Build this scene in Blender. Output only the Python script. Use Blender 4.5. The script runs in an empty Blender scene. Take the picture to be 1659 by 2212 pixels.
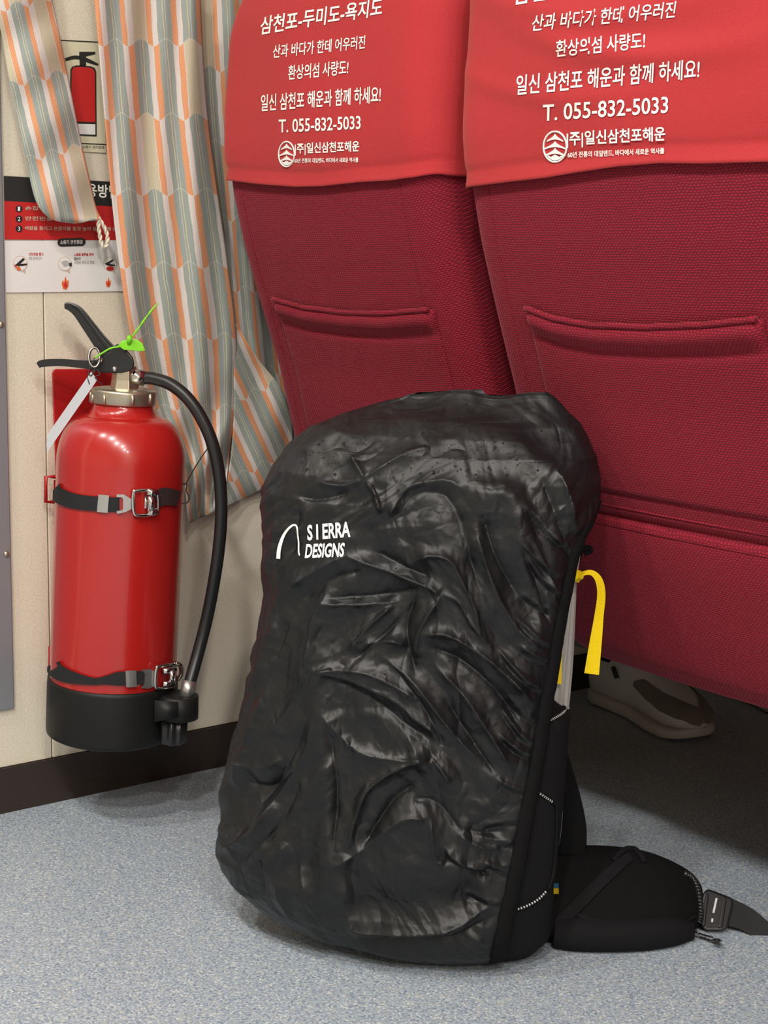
import bpy, bmesh, math, random
import numpy as np
from mathutils import Vector
from mathutils.bvhtree import BVHTree
random.seed(4); rng = np.random.default_rng(7)
sc = bpy.context.scene
COL = sc.collection

# ------------------------------------------------------------------ camera
FPX, IW, IH = 3300.0, 1659, 2212
PITCH, ROLL, AZ = math.radians(9.4), 0.018, math.radians(52.6)
CAM = np.array([1.80478932, -0.92703335, 0.72])
HEAD = np.array([-math.sin(AZ), math.cos(AZ), 0.0])
R0 = np.array([HEAD[1], -HEAD[0], 0.0]); UP = np.array([0, 0, 1.0])
FWD = HEAD * math.cos(PITCH) - UP * math.sin(PITCH)
_u = HEAD * math.sin(PITCH) + UP * math.cos(PITCH)
CR = R0 * math.cos(ROLL) + _u * math.sin(ROLL)
CU = -R0 * math.sin(ROLL) + _u * math.cos(ROLL)
cd = bpy.data.cameras.new('camera'); cam = bpy.data.objects.new('camera', cd); COL.objects.link(cam)
cd.sensor_fit = 'VERTICAL'; cd.sensor_height = 36; cd.lens = 36 * FPX / IH; cd.clip_start = .02
from mathutils import Matrix
m4 = Matrix.Identity(4)
for i in range(3):
    m4[i][0] = CR[i]; m4[i][1] = CU[i]; m4[i][2] = -FWD[i]; m4[i][3] = CAM[i]
cam.matrix_world = m4
sc.camera = cam

# ------------------------------------------------------------------ world, lights, exposure
w = bpy.data.worlds.new('world'); sc.world = w; w.use_nodes = True
w.node_tree.nodes['Background'].inputs[0].default_value = (1.0, .95, .88, 1)
w.node_tree.nodes['Background'].inputs[1].default_value = 0.05
CEIL = 2.3
def lamp(x, y, r, e, z=CEIL - .03, col=(1, .95, .885)):
    l = bpy.data.lights.new('ceiling_lamp', 'AREA'); l.shape = 'DISK'; l.size = 2 * r; l.energy = e; l.color = col
    o = bpy.data.objects.new('ceiling_lamp', l); o.location = (x, y, z); COL.objects.link(o)
LAMPS = [(0.5, -1.45, 11), (1.2, -1.3, 15), (2.0, -1.45, 21), (2.8, -1.3, 21), (3.7, -1.45, 20), (4.5, -1.3, 16)]
for x, y, e in LAMPS: lamp(x, y, .09, e)
sc.view_settings.view_transform = 'Standard'; sc.view_settings.look = 'None'
sc.view_settings.gamma = 1; sc.view_settings.use_curve_mapping = False
sc.view_settings.exposure = 0.75

# ------------------------------------------------------------------ projection helpers
def nrm(v): v = np.asarray(v, float); return v / np.linalg.norm(v)
def ray(px, py):
    return nrm(FWD * FPX + CR * (px - IW / 2) - CU * (py - IH / 2))
def hit(px, py, n, d):
    r = ray(px, py); return CAM + (d - np.dot(n, CAM)) / np.dot(n, r) * r
def proj(P):
    v = np.asarray(P) - CAM; z = v @ FWD
    return np.stack([IW / 2 + FPX * (v @ CR) / z, IH / 2 - FPX * (v @ CU) / z], -1)
XN, YN, ZN = np.eye(3)
def planemap(n, d):                       # offset is toward the viewer's side of the plane
    n = nrm(n); s = -1 if np.dot(n, CAM) < d else 1
    return lambda px, py, off=0.0: hit(px, py, n, d + s * off)
wallmap = planemap(XN, 0.0)

# ------------------------------------------------------------------ object helpers
def setp(o, label=None, cat=None, group=None, kind=None):
    if label: o['label'] = label
    if cat: o['category'] = cat
    if group: o['group'] = group
    if kind: o['kind'] = kind
    return o
def empty(name, loc, label=None, cat=None, group=None, kind=None):
    o = bpy.data.objects.new(name, None); o.location = loc; o.empty_display_size = .05
    COL.objects.link(o); return setp(o, label, cat, group, kind)
def wbase(o):
    b = Vector((0, 0, 0))
    while o is not None: b += o.location; o = o.parent
    return np.array(b)
def mk(name, V, F, mat, parent=None, smooth=True, uv=None, base=None, **kw):
    V = np.asarray(V, float)
    pb = wbase(parent)
    loc = np.zeros(3) if base is None else np.asarray(base, float) - pb
    me = bpy.data.meshes.new(name)
    me.from_pydata([tuple(v) for v in (V - pb - loc)], [], [tuple(int(i) for i in f) for f in F])
    me.materials.append(mat)
    if smooth: me.polygons.foreach_set('use_smooth', [True] * len(me.polygons))
    if uv is not None:
        ul = me.uv_layers.new(name='UVMap'); li = np.empty(len(me.loops), int); me.loops.foreach_get('vertex_index', li)
        ul.data.foreach_set('uv', np.asarray(uv, float)[li].ravel())
    me.update()
    bm = bmesh.new(); bm.from_mesh(me)
    bmesh.ops.recalc_face_normals(bm, faces=bm.faces[:]) if kw.pop('recalc', True) else None
    bm.to_mesh(me); bm.free()
    o = bpy.data.objects.new(name, me); COL.objects.link(o); o.parent = parent; o.location = loc
    return setp(o, **kw)
def bevel(o, wd, seg=2):
    m = o.modifiers.new('b', 'BEVEL'); m.width = wd; m.segments = seg; m.limit_method = 'ANGLE'; m.angle_limit = .6; return o
def gridfaces(nr, nc, closed=False, off=0):
    F = []
    for j in range(nr - 1):
        for i in range(nc if closed else nc - 1):
            a = j * nc + i; b = j * nc + (i + 1) % nc
            F.append((off + a, off + b, off + b + nc, off + a + nc))
    return F
def box(p0, p1):
    x0, y0, z0 = p0; x1, y1, z1 = p1
    V = [(x, y, z) for z in (z0, z1) for y in (y0, y1) for x in (x0, x1)]
    return V, [(0, 1, 3, 2), (4, 6, 7, 5), (0, 4, 5, 1), (2, 3, 7, 6), (0, 2, 6, 4), (1, 5, 7, 3)]
def join(*parts):
    V = []; F = []
    for v, f in parts:
        n = len(V); V += [tuple(x) for x in v]; F += [tuple(i + n for i in q) for q in f]
    return V, F
def smoothline(P, n):                      # Catmull-Rom resample of any-dim points
    P = np.asarray(P, float)
    if len(P) < 3:
        t = np.linspace(0, 1, n)[:, None]; return P[0] * (1 - t) + P[-1] * t
    Q = np.vstack([2 * P[0] - P[1], P, 2 * P[-1] - P[-2]]); out = []
    for s in np.linspace(0, len(P) - 1 - 1e-9, n):
        i = int(s); t = s - i; a, b, c, d = Q[i:i + 4]
        out.append(.5 * ((2 * b) + (-a + c) * t + (2 * a - 5 * b + 4 * c - d) * t * t + (-a + 3 * b - 3 * c + d) * t ** 3))
    return np.array(out)
def tube(P, r, seg=10, closed=False, cap=True):
    P = np.asarray(P, float); n = len(P); r = np.broadcast_to(np.asarray(r, float), (n,))
    V = []; T = np.roll(P, -1, 0) - np.roll(P, 1, 0) if closed else np.gradient(P, axis=0)
    T = T / (np.linalg.norm(T, axis=1)[:, None] + 1e-12)
    a = np.cross(T[0], [0.3, 0.2, 1.0]); a = nrm(a)
    for i in range(n):
        a = nrm(a - np.dot(a, T[i]) * T[i]); b = np.cross(T[i], a)
        for k in range(seg):
            q = 2 * math.pi * k / seg; V.append(P[i] + r[i] * (a * math.cos(q) + b * math.sin(q)))
    F = gridfaces(n, seg, True)
    if closed:
        for k in range(seg): F.append(((n - 1) * seg + k, (n - 1) * seg + (k + 1) % seg, (k + 1) % seg, k))
    elif cap:
        F.append(tuple(range(seg))); F.append(tuple((n - 1) * seg + k for k in range(seg))[::-1])
    return V, F
def lathe(C, prof, axis, seg=64, cap=True):   # C: centres, prof: radii
    axis = nrm(axis); a = nrm(np.cross(axis, HEAD)); b = np.cross(axis, a); V = []
    for c, r in zip(C, prof):
        for k in range(seg):
            q = 2 * math.pi * k / seg; V.append(np.asarray(c) + r * (a * math.cos(q) + b * math.sin(q)))
    F = gridfaces(len(prof), seg, True)
    if cap: F.append(tuple(range(seg))); F.append(tuple((len(prof) - 1) * seg + k for k in range(seg))[::-1])
    return V, F
def plate(poly, mp, o0, o1):
    n = len(poly); V = [mp(x, y, o0) for x, y in poly] + [mp(x, y, o1) for x, y in poly]
    return V, [tuple(range(n)), tuple(range(2 * n - 1, n - 1, -1))] + [(i, (i + 1) % n, n + (i + 1) % n, n + i) for i in range(n)]
def ribbon(pts, mp, o0, o1, n=24):           # pts (px,py,halfwidth px)
    L = smoothline(pts, n); T = np.gradient(L[:, :2], axis=0); T /= np.linalg.norm(T, axis=1)[:, None] + 1e-9
    N = np.stack([-T[:, 1], T[:, 0]], 1); V = []
    for l, nn in zip(L, N):
        a = l[:2] - nn * l[2]; b = l[:2] + nn * l[2]
        V += [mp(*a, o0), mp(*b, o0), mp(*b, o1), mp(*a, o1)]
    F = gridfaces(n, 4, True) + [(0, 1, 2, 3), tuple(4 * (n - 1) + k for k in (3, 2, 1, 0))]
    return V, F
def disc(cx, cy, rx, ry=None, n=28, a0=0, a1=360):
    ry = ry or rx; return [(cx + rx * math.cos(math.radians(a0 + (a1 - a0) * k / n)), cy + ry * math.sin(math.radians(a0 + (a1 - a0) * k / n))) for k in range(n)]
def pxtube(pts, mp, off, r, n=40, seg=10, closed=False):
    P = np.array([mp(p[0], p[1], off if len(p) < 3 else p[2]) for p in pts])
    if closed: return tube(P, r, seg, True)
    return tube(smoothline(P, n), r, seg)

# ------------------------------------------------------------------ materials
def material(name, col, rough=.5, metal=0, spec=.5, **kw):
    m = bpy.data.materials.new(name); m.use_nodes = True; b = m.node_tree.nodes['Principled BSDF']
    b.inputs['Base Color'].default_value = (*col, 1); b.inputs['Roughness'].default_value = rough
    b.inputs['Metallic'].default_value = metal; b.inputs['Specular IOR Level'].default_value = spec
    for k, v in kw.items(): b.inputs[k.replace('_', ' ')].default_value = v
    return m
class NT:
    def __init__(s, m): s.t = m.node_tree; s.b = s.t.nodes['Principled BSDF']
    def n(s, ty, **kw):
        nd = s.t.nodes.new(ty)
        for k, v in kw.items(): setattr(nd, k, v)
        return nd
    def l(s, a, b): s.t.links.new(a, b)
    def math(s, op, a, b=None, c=None):
        nd = s.n('ShaderNodeMath', operation=op)
        for i, v in enumerate((a, b, c)):
            if v is None: continue
            if isinstance(v, (int, float)): nd.inputs[i].default_value = v
            else: s.l(v, nd.inputs[i])
        return nd.outputs[0]
    def mix(s, f, a, b):
        nd = s.n('ShaderNodeMix', data_type='RGBA')
        for sock, v in ((nd.inputs['Factor'], f), (nd.inputs['A'], a), (nd.inputs['B'], b)):
            if isinstance(v, tuple): sock.default_value = (*v, 1)
            elif isinstance(v, (int, float)): sock.default_value = v
            else: s.l(v, sock)
        return nd.outputs['Result']
    def ramp(s, f, stops, const=False):
        nd = s.n('ShaderNodeValToRGB'); cr = nd.color_ramp; cr.interpolation = 'CONSTANT' if const else 'LINEAR'
        while len(cr.elements) < len(stops): cr.elements.new(.5)
        for e, (p, c) in zip(cr.elements, stops): e.position = p; e.color = (*c, 1) if len(c) == 3 else c
        s.l(f, nd.inputs[0]); return nd.outputs[0]
    def noise(s, scale, detail=2, coord=None, rough=.5, st=None):
        nd = s.n('ShaderNodeTexNoise'); nd.inputs['Scale'].default_value = scale; nd.inputs['Detail'].default_value = detail
        nd.inputs['Roughness'].default_value = rough
        if coord is None: coord = s.obj(st)
        s.l(coord, nd.inputs['Vector']); return nd.outputs['Fac']
    def obj(s, st=None):
        c = s.n('ShaderNodeTexCoord').outputs['Object']
        if st:
            mp = s.n('ShaderNodeMapping'); mp.inputs['Scale'].default_value = st; s.l(c, mp.inputs[0]); c = mp.outputs[0]
        return c
    def bump(s, h, dist, strength=1.0):
        nd = s.n('ShaderNodeBump'); nd.inputs['Distance'].default_value = dist; nd.inputs['Strength'].default_value = strength
        s.l(h, nd.inputs['Height']); s.l(nd.outputs[0], s.b.inputs['Normal'])
    def col(s, c): s.l(c, s.b.inputs['Base Color'])

M = {}
def wall_mat():
    m = material('wall_vinyl', (.60, .53, .42), .62, spec=.3); t = NT(m)
    f = t.noise(420, 4, rough=.7); g = t.noise(9, 3)
    c = t.mix(t.ramp(f, [(.3, (0, 0, 0)), (.7, (1, 1, 1))]), (.60, .53, .42), (.78, .71, .58))
    t.col(t.mix(t.ramp(g, [(.35, (0, 0, 0)), (.75, (.35, .35, .35))]), c, (.72, .67, .57))); t.bump(f, .0005); return m
M['wall'] = wall_mat()
def floor_mat():
    m = material('floor_vinyl', (.2, .25, .32), .42, spec=.4); t = NT(m)
    v = t.n('ShaderNodeTexVoronoi'); v.inputs['Scale'].default_value = 520; t.l(t.obj(), v.inputs['Vector'])
    g = t.n('ShaderNodeSeparateColor'); t.l(v.outputs['Color'], g.inputs[0])
    n1 = t.noise(330, 3)
    c = t.mix(t.ramp(n1, [(.36, (0, 0, 0)), (.66, (1, 1, 1))]), (.22, .265, .325), (.42, .475, .53))
    c = t.mix(t.math('MULTIPLY', t.math('GREATER_THAN', g.outputs[0], .88), .75), c, (.60, .62, .60))
    c = t.mix(t.math('MULTIPLY', t.math('GREATER_THAN', g.outputs[1], .90), .6), c, (.42, .40, .33))
    c = t.mix(t.math('MULTIPLY', t.math('GREATER_THAN', g.outputs[2], .9), .6), c, (.10, .15, .24))
    t.col(c); t.bump(n1, .0004); return m
M['floor'] = floor_mat()
M['skirt'] = material('baseboard_brown', (.028, .018, .013), .42)
M['metal_panel'] = material('grey_metal', (.27, .275, .30), .38, .35)
M['ceil'] = material('ceiling_white', (.7, .68, .62), .8)
def seat_mat():
    m = material('seat_knit', (.3, .01, .03), .82, spec=.25, Sheen_Weight=.25, Sheen_Roughness=.4, Sheen_Tint=(1, .35, .4, 1)); t = NT(m)
    c0 = t.obj()
    sx = t.n('ShaderNodeSeparateXYZ'); t.l(c0, sx.inputs[0]); x, y, z = sx.outputs
    z2 = t.math('SUBTRACT', z, t.math('MULTIPLY', y, .4))
    nz = t.math('MULTIPLY', t.noise(60, 2), .004)
    P = .0043
    row = t.math('FLOOR', t.math('DIVIDE', t.math('ADD', z2, nz), P * .62))
    par = t.math('MODULO', t.math('ABSOLUTE', row), 2.0)
    xo = t.math('ADD', t.math('DIVIDE', x, P), t.math('MULTIPLY', par, .5))
    fx = t.math('SUBTRACT', t.math('FRACT', t.math('ADD', xo, 50)), .5)
    fz = t.math('SUBTRACT', t.math('FRACT', t.math('ADD', t.math('DIVIDE', t.math('ADD', z2, nz), P * .62), 50)), .5)
    d = t.math('SQRT', t.math('ADD', t.math('MULTIPLY', fx, fx), t.math('MULTIPLY', t.math('MULTIPLY', fz, fz), .8)))
    n = t.noise(420, 2)
    hgt = t.math('ADD', t.math('SUBTRACT', 1.0, t.math('MULTIPLY', d, 1.6)), t.math('MULTIPLY', n, .5))
    f = t.ramp(hgt, [(.45, (0, 0, 0)), (1.0, (1, 1, 1))])
    t.col(t.mix(f, (.12, .004, .012), (.29, .011, .030))); t.bump(hgt, .0006); return m
M['seat'] = seat_mat()
def cover_mat():
    m = material('cover_satin', (.55, .02, .025), .75, spec=.2, Sheen_Weight=.2, Sheen_Tint=(1, .5, .4, 1)); t = NT(m)
    n = t.noise(900, 1); t.col(t.mix(n, (.36, .022, .028), (.47, .034, .040))); t.bump(n, .0003); return m
M['cover'] = cover_mat()
M['print'] = material('white_print', (.88, .87, .82), .6)
def curtain_mat():
    m = material('curtain_cotton', (.6, .6, .55), .85, spec=.2, Sheen_Weight=.1); t = NT(m)
    uv = t.n('ShaderNodeTexCoord').outputs['UV']; s = t.n('ShaderNodeSeparateXYZ'); t.l(uv, s.inputs[0]); u, v = s.outputs[0], s.outputs[1]
    u = t.math('ADD', u, t.math('MULTIPLY', t.math('SUBTRACT', t.noise(3.0, 2, uv), .5), .10))
    wav = t.math('MULTIPLY', t.math('COSINE', t.math('MULTIPLY', t.math('SUBTRACT', u, .72), 2 * math.pi)), .05)
    vv = t.math('ADD', t.math('ADD', v, wav), 20)
    row = t.math('FLOOR', vv); par = t.math('MODULO', row, 2.0)
    ua = t.math('FRACT', t.math('ADD', u, 20)); ub = t.math('FRACT', t.math('SUBTRACT', 20.45, u))
    uu = t.math('ADD', t.math('MULTIPLY', ua, t.math('SUBTRACT', 1.0, par)), t.math('MULTIPLY', ub, par))
    O, Wh, G, Y, K = (.62, .265, .13), (.60, .55, .52), (.285, .325, .30), (.56, .50, .30), (.50, .45, .33)
    st = [(0, O), (.22, Wh), (.44, G), (.66, Y), (.69, G), (.76, (.42, .46, .44)), (.79, G)]
    c = t.ramp(uu, st, True)
    st2 = [(0, O), (.20, Wh), (.45, K), (.97, Wh)]
    cx = t.n('ShaderNodeCombineXYZ'); t.l(t.math('FLOOR', t.math('ADD', u, t.math('MULTIPLY', par, .55))), cx.inputs[0]); t.l(row, cx.inputs[1])
    wn = t.n('ShaderNodeTexWhiteNoise', noise_dimensions='2D'); t.l(cx.outputs[0], wn.inputs['Vector'])
    c = t.mix(t.math('GREATER_THAN', wn.outputs['Value'], .84), c, t.ramp(uu, st2, True))
    # twill hatch inside the orange bars
    hx = t.math('FRACT', t.math('ADD', t.math('MULTIPLY', v, 26), t.math('MULTIPLY', u, 9)))
    c = t.mix(t.math('MULTIPLY', t.math('MULTIPLY', t.math('LESS_THAN', uu, .20), t.math('GREATER_THAN', hx, .6)), .35), c, (.80, .50, .30))
    fv = t.math('ABSOLUTE', t.math('SUBTRACT', t.math('FRACT', vv), .5))
    c = t.mix(t.math('MULTIPLY', t.math('GREATER_THAN', fv, .49), .3), c, (.62, .58, .50))
    t.col(c); t.bump(t.noise(700, 2), .0004); return m
M['curtain'] = curtain_mat()
M['rope'] = material('cream_rope', (.70, .64, .52), .8)
M['tank'] = material('red_enamel', (.40, .013, .011), .24, spec=.5, Coat_Weight=.4, Coat_Roughness=.08)
M['bracket'] = material('red_bracket', (.42, .012, .012), .35)
M['rubber'] = material('black_rubber', (.008, .008, .008), .5, spec=.3)
M['hose'] = material('black_hose', (.012, .012, .013), .38)
M['blackplastic'] = material('black_plastic', (.013, .013, .014), .33)
M['brass'] = material('champagne_metal', (.50, .44, .34), .34, .9)
M['chrome'] = material('chrome', (.62, .60, .58), .16, 1)
M['dark_steel'] = material('dark_steel', (.22, .20, .18), .3, .95)
M['steel'] = material('steel', (.52, .50, .48), .35, .9)
def web_mat():
    m = material('black_webbing', (.018, .018, .019), .75, spec=.25); t = NT(m); t.bump(t.noise(900, 2), .0006); return m
M['web'] = web_mat()
M['green'] = material('green_plastic', (.20, .62, .02), .35, Subsurface_Weight=.15)
M['paper'] = material('paper_tag', (.48, .50, .53), .7)
M['sign_cream'] = material('sign_cream', (.66, .62, .45), .4)
M['ink'] = material('ink_black', (.02, .02, .02), .45)
M['sign_red'] = material('sign_red', (.52, .02, .02), .42)
M['sign_white'] = material('sign_white', (.74, .73, .72), .4)
M['orange'] = material('ink_orange', (.70, .13, .03), .5)
M['tan'] = material('ink_tan', (.55, .42, .33), .5)
M['inkgrey'] = material('ink_grey', (.42, .41, .39), .5)
def rain_mat():
    m = material('wet_nylon', (.0055, .006, .007), .40, spec=.40); t = NT(m)
    def ridge(scale, rot, st, dist):
        mp = t.n('ShaderNodeMapping'); mp.inputs['Rotation'].default_value = rot; mp.inputs['Scale'].default_value = st
        t.l(t.obj(), mp.inputs[0]); nd = t.n('ShaderNodeTexNoise'); nd.inputs['Scale'].default_value = scale; nd.inputs['Detail'].default_value = 2.0
        nd.inputs['Roughness'].default_value = .45; nd.inputs['Distortion'].default_value = dist; t.l(mp.outputs[0], nd.inputs['Vector'])
        return t.math('ABSOLUTE', t.math('SUBTRACT', nd.outputs['Fac'], .5))
    r1 = ridge(9, (0.3, .7, .4), (1, 1, .55), .3); r2 = ridge(19, (-.4, -.6, .2), (1, 1, .6), .6); r3 = ridge(42, (.2, .5, 1), (1, 1, .8), .4)
    f = t.noise(1500, 1)
    h = t.math('ADD', t.math('MULTIPLY', r1, -1.6), t.math('ADD', t.math('MULTIPLY', r2, 1.2), t.math('MULTIPLY', r3, -.22)))
    h = t.math('ADD', h, t.math('MULTIPLY', f, .006))
    t.bump(h, .012, .85)
    t.l(t.ramp(t.noise(6, 3), [(.3, (.36,) * 3), (.7, (.54,) * 3)]), t.b.inputs['Roughness']); return m
M['rain'] = rain_mat()
def cloth_mat(name, c, r=.85, sc_=800, sp=.25):
    m = material(name, c, r, spec=sp); t = NT(m); t.bump(t.noise(sc_, 2), .0006); return m
M['pack'] = cloth_mat('pack_fabric', (.0055, .0055, .006), sp=.12)
M['pack2'] = cloth_mat('pack_fabric_side', (.008, .008, .009), sp=.15)
M['reflect'] = material('reflective_cord', (.55, .55, .55), .4)
M['yellow'] = cloth_mat('yellow_webbing', (.85, .62, .005), .6)
M['blue'] = material('label_blue', (.02, .16, .28), .6)
M['silver'] = cloth_mat('silver_fabric', (.40, .385, .37), .5)
M['water'] = material('water', (1, 1, 1), .02, Transmission_Weight=1.0, IOR=1.33)
M['suede'] = cloth_mat('taupe_suede', (.19, .17, .14), .9)
M['shoe'] = cloth_mat('grey_mesh', (.62, .60, .58), .8)
M['sole'] = material('sole_rubber', (.52, .48, .44), .6)

# ------------------------------------------------------------------ setting
def struct(name, V, F, mat, parent=None, smooth=False, **kw):
    o = mk(name, V, F, mat, parent, smooth); 
    if parent is None: o['kind'] = 'structure'
    return o
struct('floor', *box((-.02, -4, -.03), (5, 4, 0)), M['floor'])
struct('ceiling', *box((-.1, -4, CEIL), (5, 4, CEIL + .05)), M['ceil'])
struct('wall_right', *box((5, -4, 0), (5.1, 4, CEIL)), M['wall'])
struct('wall_back', *box((-.1, 4, 0), (5, 4.1, CEIL)), M['wall'])
struct('wall_front', *box((-.1, -4.1, 0), (5, -4, CEIL)), M['wall'])
wl = empty('wall_left', (0, 0, 0), kind='structure')
YJ = -.0925
struct('wall_backing', *box((-.1, -4, 0), (-.006, 4, CEIL)), M['skirt'], wl)
for y0, y1 in ((-1.7, YJ - .0008), (YJ + .0008, 1.2), (1.2016, 4), (-4, -1.7016)):
    bevel(struct('wall_panel', *box((-.006, y0, .061), (0, y1, CEIL)), M['wall'], wl), .0008, 1)
struct('baseboard_left', *box((-.005, -4, 0), (.004, 4, .0605)), M['skirt'])

# grey riveted metal panel at the left edge
pn = wallmap(20, 1530); yE = (wallmap(6, 200)[1] + wallmap(21, 1530)[1]) / 2
mp = empty('metal_panel', (0, yE - .3, pn[2]), 'grey metal panel with dark rivets at the left edge of the beige wall', 'metal panel')
bevel(mk('panel_sheet', *box((.0012, yE - .62, pn[2]), (.006, yE, 1.9)), M['metal_panel'], mp, False), .002)
for z in (wallmap(5, 700)[2], wallmap(9, 1195)[2], .98):
    a = np.array([.006, yE - .007, z])
    mk('rivet', *lathe([a, a + XN * .002, a + XN * .003], [.0042, .0036, .0015], XN, 16), M['brass'], mp)

# ------------------------------------------------------------------ text
def textmesh(s, bold=0.0):
    c = bpy.data.curves.new('t', 'FONT'); c.body = s; c.size = 1; c.offset = bold; c.resolution_u = 3
    o = bpy.data.objects.new('t', c); COL.objects.link(o)
    me = o.evaluated_get(bpy.context.evaluated_depsgraph_get()).to_mesh()
    V = np.array([v.co[:2] for v in me.vertices]); F = [tuple(p.vertices) for p in me.polygons]
    bpy.data.objects.remove(o); bpy.data.curves.remove(c)
    V = V - V.min(0); h = V.max(0); return V / h, F
def text(name, s, bl, br, hpx, mp, off, mat, parent, bold=.012, shear=0.0, label=None, upv=None):
    V, F = textmesh(s, bold); bl = np.array(bl, float); br = np.array(br, float)
    d = br - bl; up = np.array(upv if upv else (shear * hpx, -hpx), float)
    P = [mp(*(bl + d * a + up * b), off) for a, b in V]
    o = mk(name, P, F, mat, parent, False, recalc=False)
    if label: o['label'] = label
    return o

# ------------------------------------------------------------------ posters on the wall
p0 = wallmap(130, 330)
ps = empty('extinguisher_sign', p0, 'cream sign with a red fire extinguisher pictogram, half behind the curtain tieback', 'sign')
mk('sign_sheet', *plate([(100, 86), (222, 92), (229, 330), (128, 326), (100, 250)], wallmap, .0005, .002), M['sign_cream'], ps, False)
mk('sign_line', *ribbon([(100, 85.5, 1.2), (222, 91.5, 1.2)], wallmap, .002, .0024, 3), M['ink'], ps, False)
mk('sign_line', *ribbon([(150, 309, 1.2), (229, 312, 1.2)], wallmap, .002, .0024, 3), M['ink'], ps, False)
pic = [(152, 150), (156, 144), (165, 141), (196, 143), (205, 147), (208, 155), (209, 295), (150, 292)]
mk('pictogram', *plate(pic, wallmap, .002, .0024), M['ink'], ps, False)
mk('pictogram', *plate([(155, 152), (159, 146), (167, 144), (194, 146), (202, 149), (205, 157), (206, 264), (153, 262)], wallmap, .0024, .0027), M['sign_red'], ps, False)
mk('pictogram', *plate([(153, 267), (206, 268.5), (206, 291), (153, 289)], wallmap, .0024, .0027), M['sign_white'], ps, False)
mk('pictogram', *plate([(171, 112), (206, 112), (206, 117), (186, 122), (186, 143), (172, 143)], wallmap, .002, .0024), M['ink'], ps, False)
mk('pictogram', *ribbon([(141, 129, 3.5), (160, 124, 4), (178, 126, 4), (195, 133, 4), (212, 140, 2)], wallmap, .0021, .0025, 14), M['ink'], ps, False)
text('sign_print', '소화기 관리번호', (178, 321), (226, 322), 7, wallmap, .0022, M['ink'], ps)
p0 = wallmap(130, 631)
po = empty('instruction_poster', p0, 'black, red and white extinguisher instruction poster on the wall above the extinguisher', 'poster')
mk('poster_sheet', *plate([(9, 520), (290, 519), (290, 629), (12, 632)], wallmap, .0005, .002), M['sign_white'], po, False)
mk('poster_band', *plate([(8, 380), (290, 395), (290, 448), (9, 434)], wallmap, .0005, .002), M['ink'], po, False)
mk('poster_band', *plate([(9, 434), (290, 448), (290, 520), (10, 517)], wallmap, .0005, .0019), M['sign_red'], po, False)
text('poster_print', '소화기 사용방법', (84, 416), (255, 430), 29, wallmap, .0026, M['print'], po, .02)
for i, (y, s, x1) in enumerate(((454, '손잡이를 잡고', 150), (476, '안전핀을 뽑고', 150), (497, '바람을 등지고 손잡이를 힘껏 눌러 불을 향해 쏜다', 262))):
    mk('poster_dot', *plate(disc(41, y - 3, 7.5, 7.5), wallmap, .002, .0025), M['ink'], po, False)
    text('poster_print', str(i + 1), (38.5, y + 1.5), (43.5, y + 1.5), 9, wallmap, .003, M['print'], po)
    text('poster_print', s, (54, y), (x1, y + (x1 - 54) * .012), 9, wallmap, .0026, M['tan'], po, .02)
pill = disc(133, 524, 9, 9, 12, 90, 270) + disc(176, 523, 9, 9, 12, -90, 90)
mk('poster_label', *plate(pill, wallmap, .002, .0025), M['ink'], po, False)
text('poster_print', '소화기 안전점검', (130, 528), (178, 527), 9, wallmap, .003, M['print'], po)
for cx, cy, r in ((44, 569, 16), (140, 570, 15), (238, 570, 15)):
    mk('poster_bubble', *plate(disc(cx, cy, r, r * 1.05) , wallmap, .002, .0023), M['tan'], po, False)
    mk('poster_bubble', *plate(disc(cx, cy, r - 1.5, r * 1.05 - 1.5), wallmap, .0023, .0026), M['sign_white'], po, False)
    mk('poster_bubble', *plate([(cx + 2, cy + r - 1), (cx + 10, cy + r - 3), (cx + 11, cy + r + 6)], wallmap, .002, .0025), M['tan'], po, False)
def mark(poly, mat): mk('poster_mark', *plate(poly, wallmap, .0026, .003), M[mat], po, False)
mark([(32, 573), (50, 557), (54, 560), (44, 570), (58, 569), (58, 573), (40, 575)], 'ink')
mark([(34, 576), (42, 576), (46, 583), (38, 584)], 'orange'); mark([(30, 571), (36, 574), (34, 579)], 'sign_red')
mark([(132, 566), (142, 562), (150, 566), (148, 574), (138, 576)], 'inkgrey'); mark([(149, 569), (155, 567), (155, 575), (150, 575)], 'ink')
mark([(226, 570), (244, 560), (246, 562), (236, 570), (249, 572), (248, 575), (234, 574)], 'ink')
mark(disc(238, 580, 8, 5, 14), 'sign_red')
for cx, cy, s in ((141, 614, 1.0), (234, 612, .75)):
    mk('poster_mark', *plate([(cx - 8 * s, cy - 2), (cx - 5 * s, cy - 10 * s), (cx - 3 * s, cy - 3 * s), (cx, cy - 18 * s), (cx + 4 * s, cy - 6 * s), (cx + 7 * s, cy - 10 * s), (cx + 7 * s, cy + 4 * s), (cx + 2 * s, cy + 12 * s), (cx - 5 * s, cy + 10 * s)], wallmap, .002, .0024), M['orange'], po, False)
    mk('poster_mark', *plate([(cx - 3 * s, cy + 2), (cx, cy - 6 * s), (cx + 4 * s, cy + 2), (cx + 1 * s, cy + 9 * s)], wallmap, .0024, .0027), M['sign_red'], po, False)
for x, y, x1, s, mt in ((62, 552, 94, '안전핀을 뽑고', 'sign_red'), (62, 561, 90, '힘껏 잡아당긴다', 'inkgrey'), (160, 553, 202, '노즐을 불쪽을 향해', 'sign_red'), (160, 562, 174, '잡는다', 'ink'), (160, 570, 204, '바람을 등지고 조준', 'inkgrey')):
    text('poster_print', s, (x, y), (x1, y), 6.5, wallmap, .0026, M[mt], po, .02)

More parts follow.
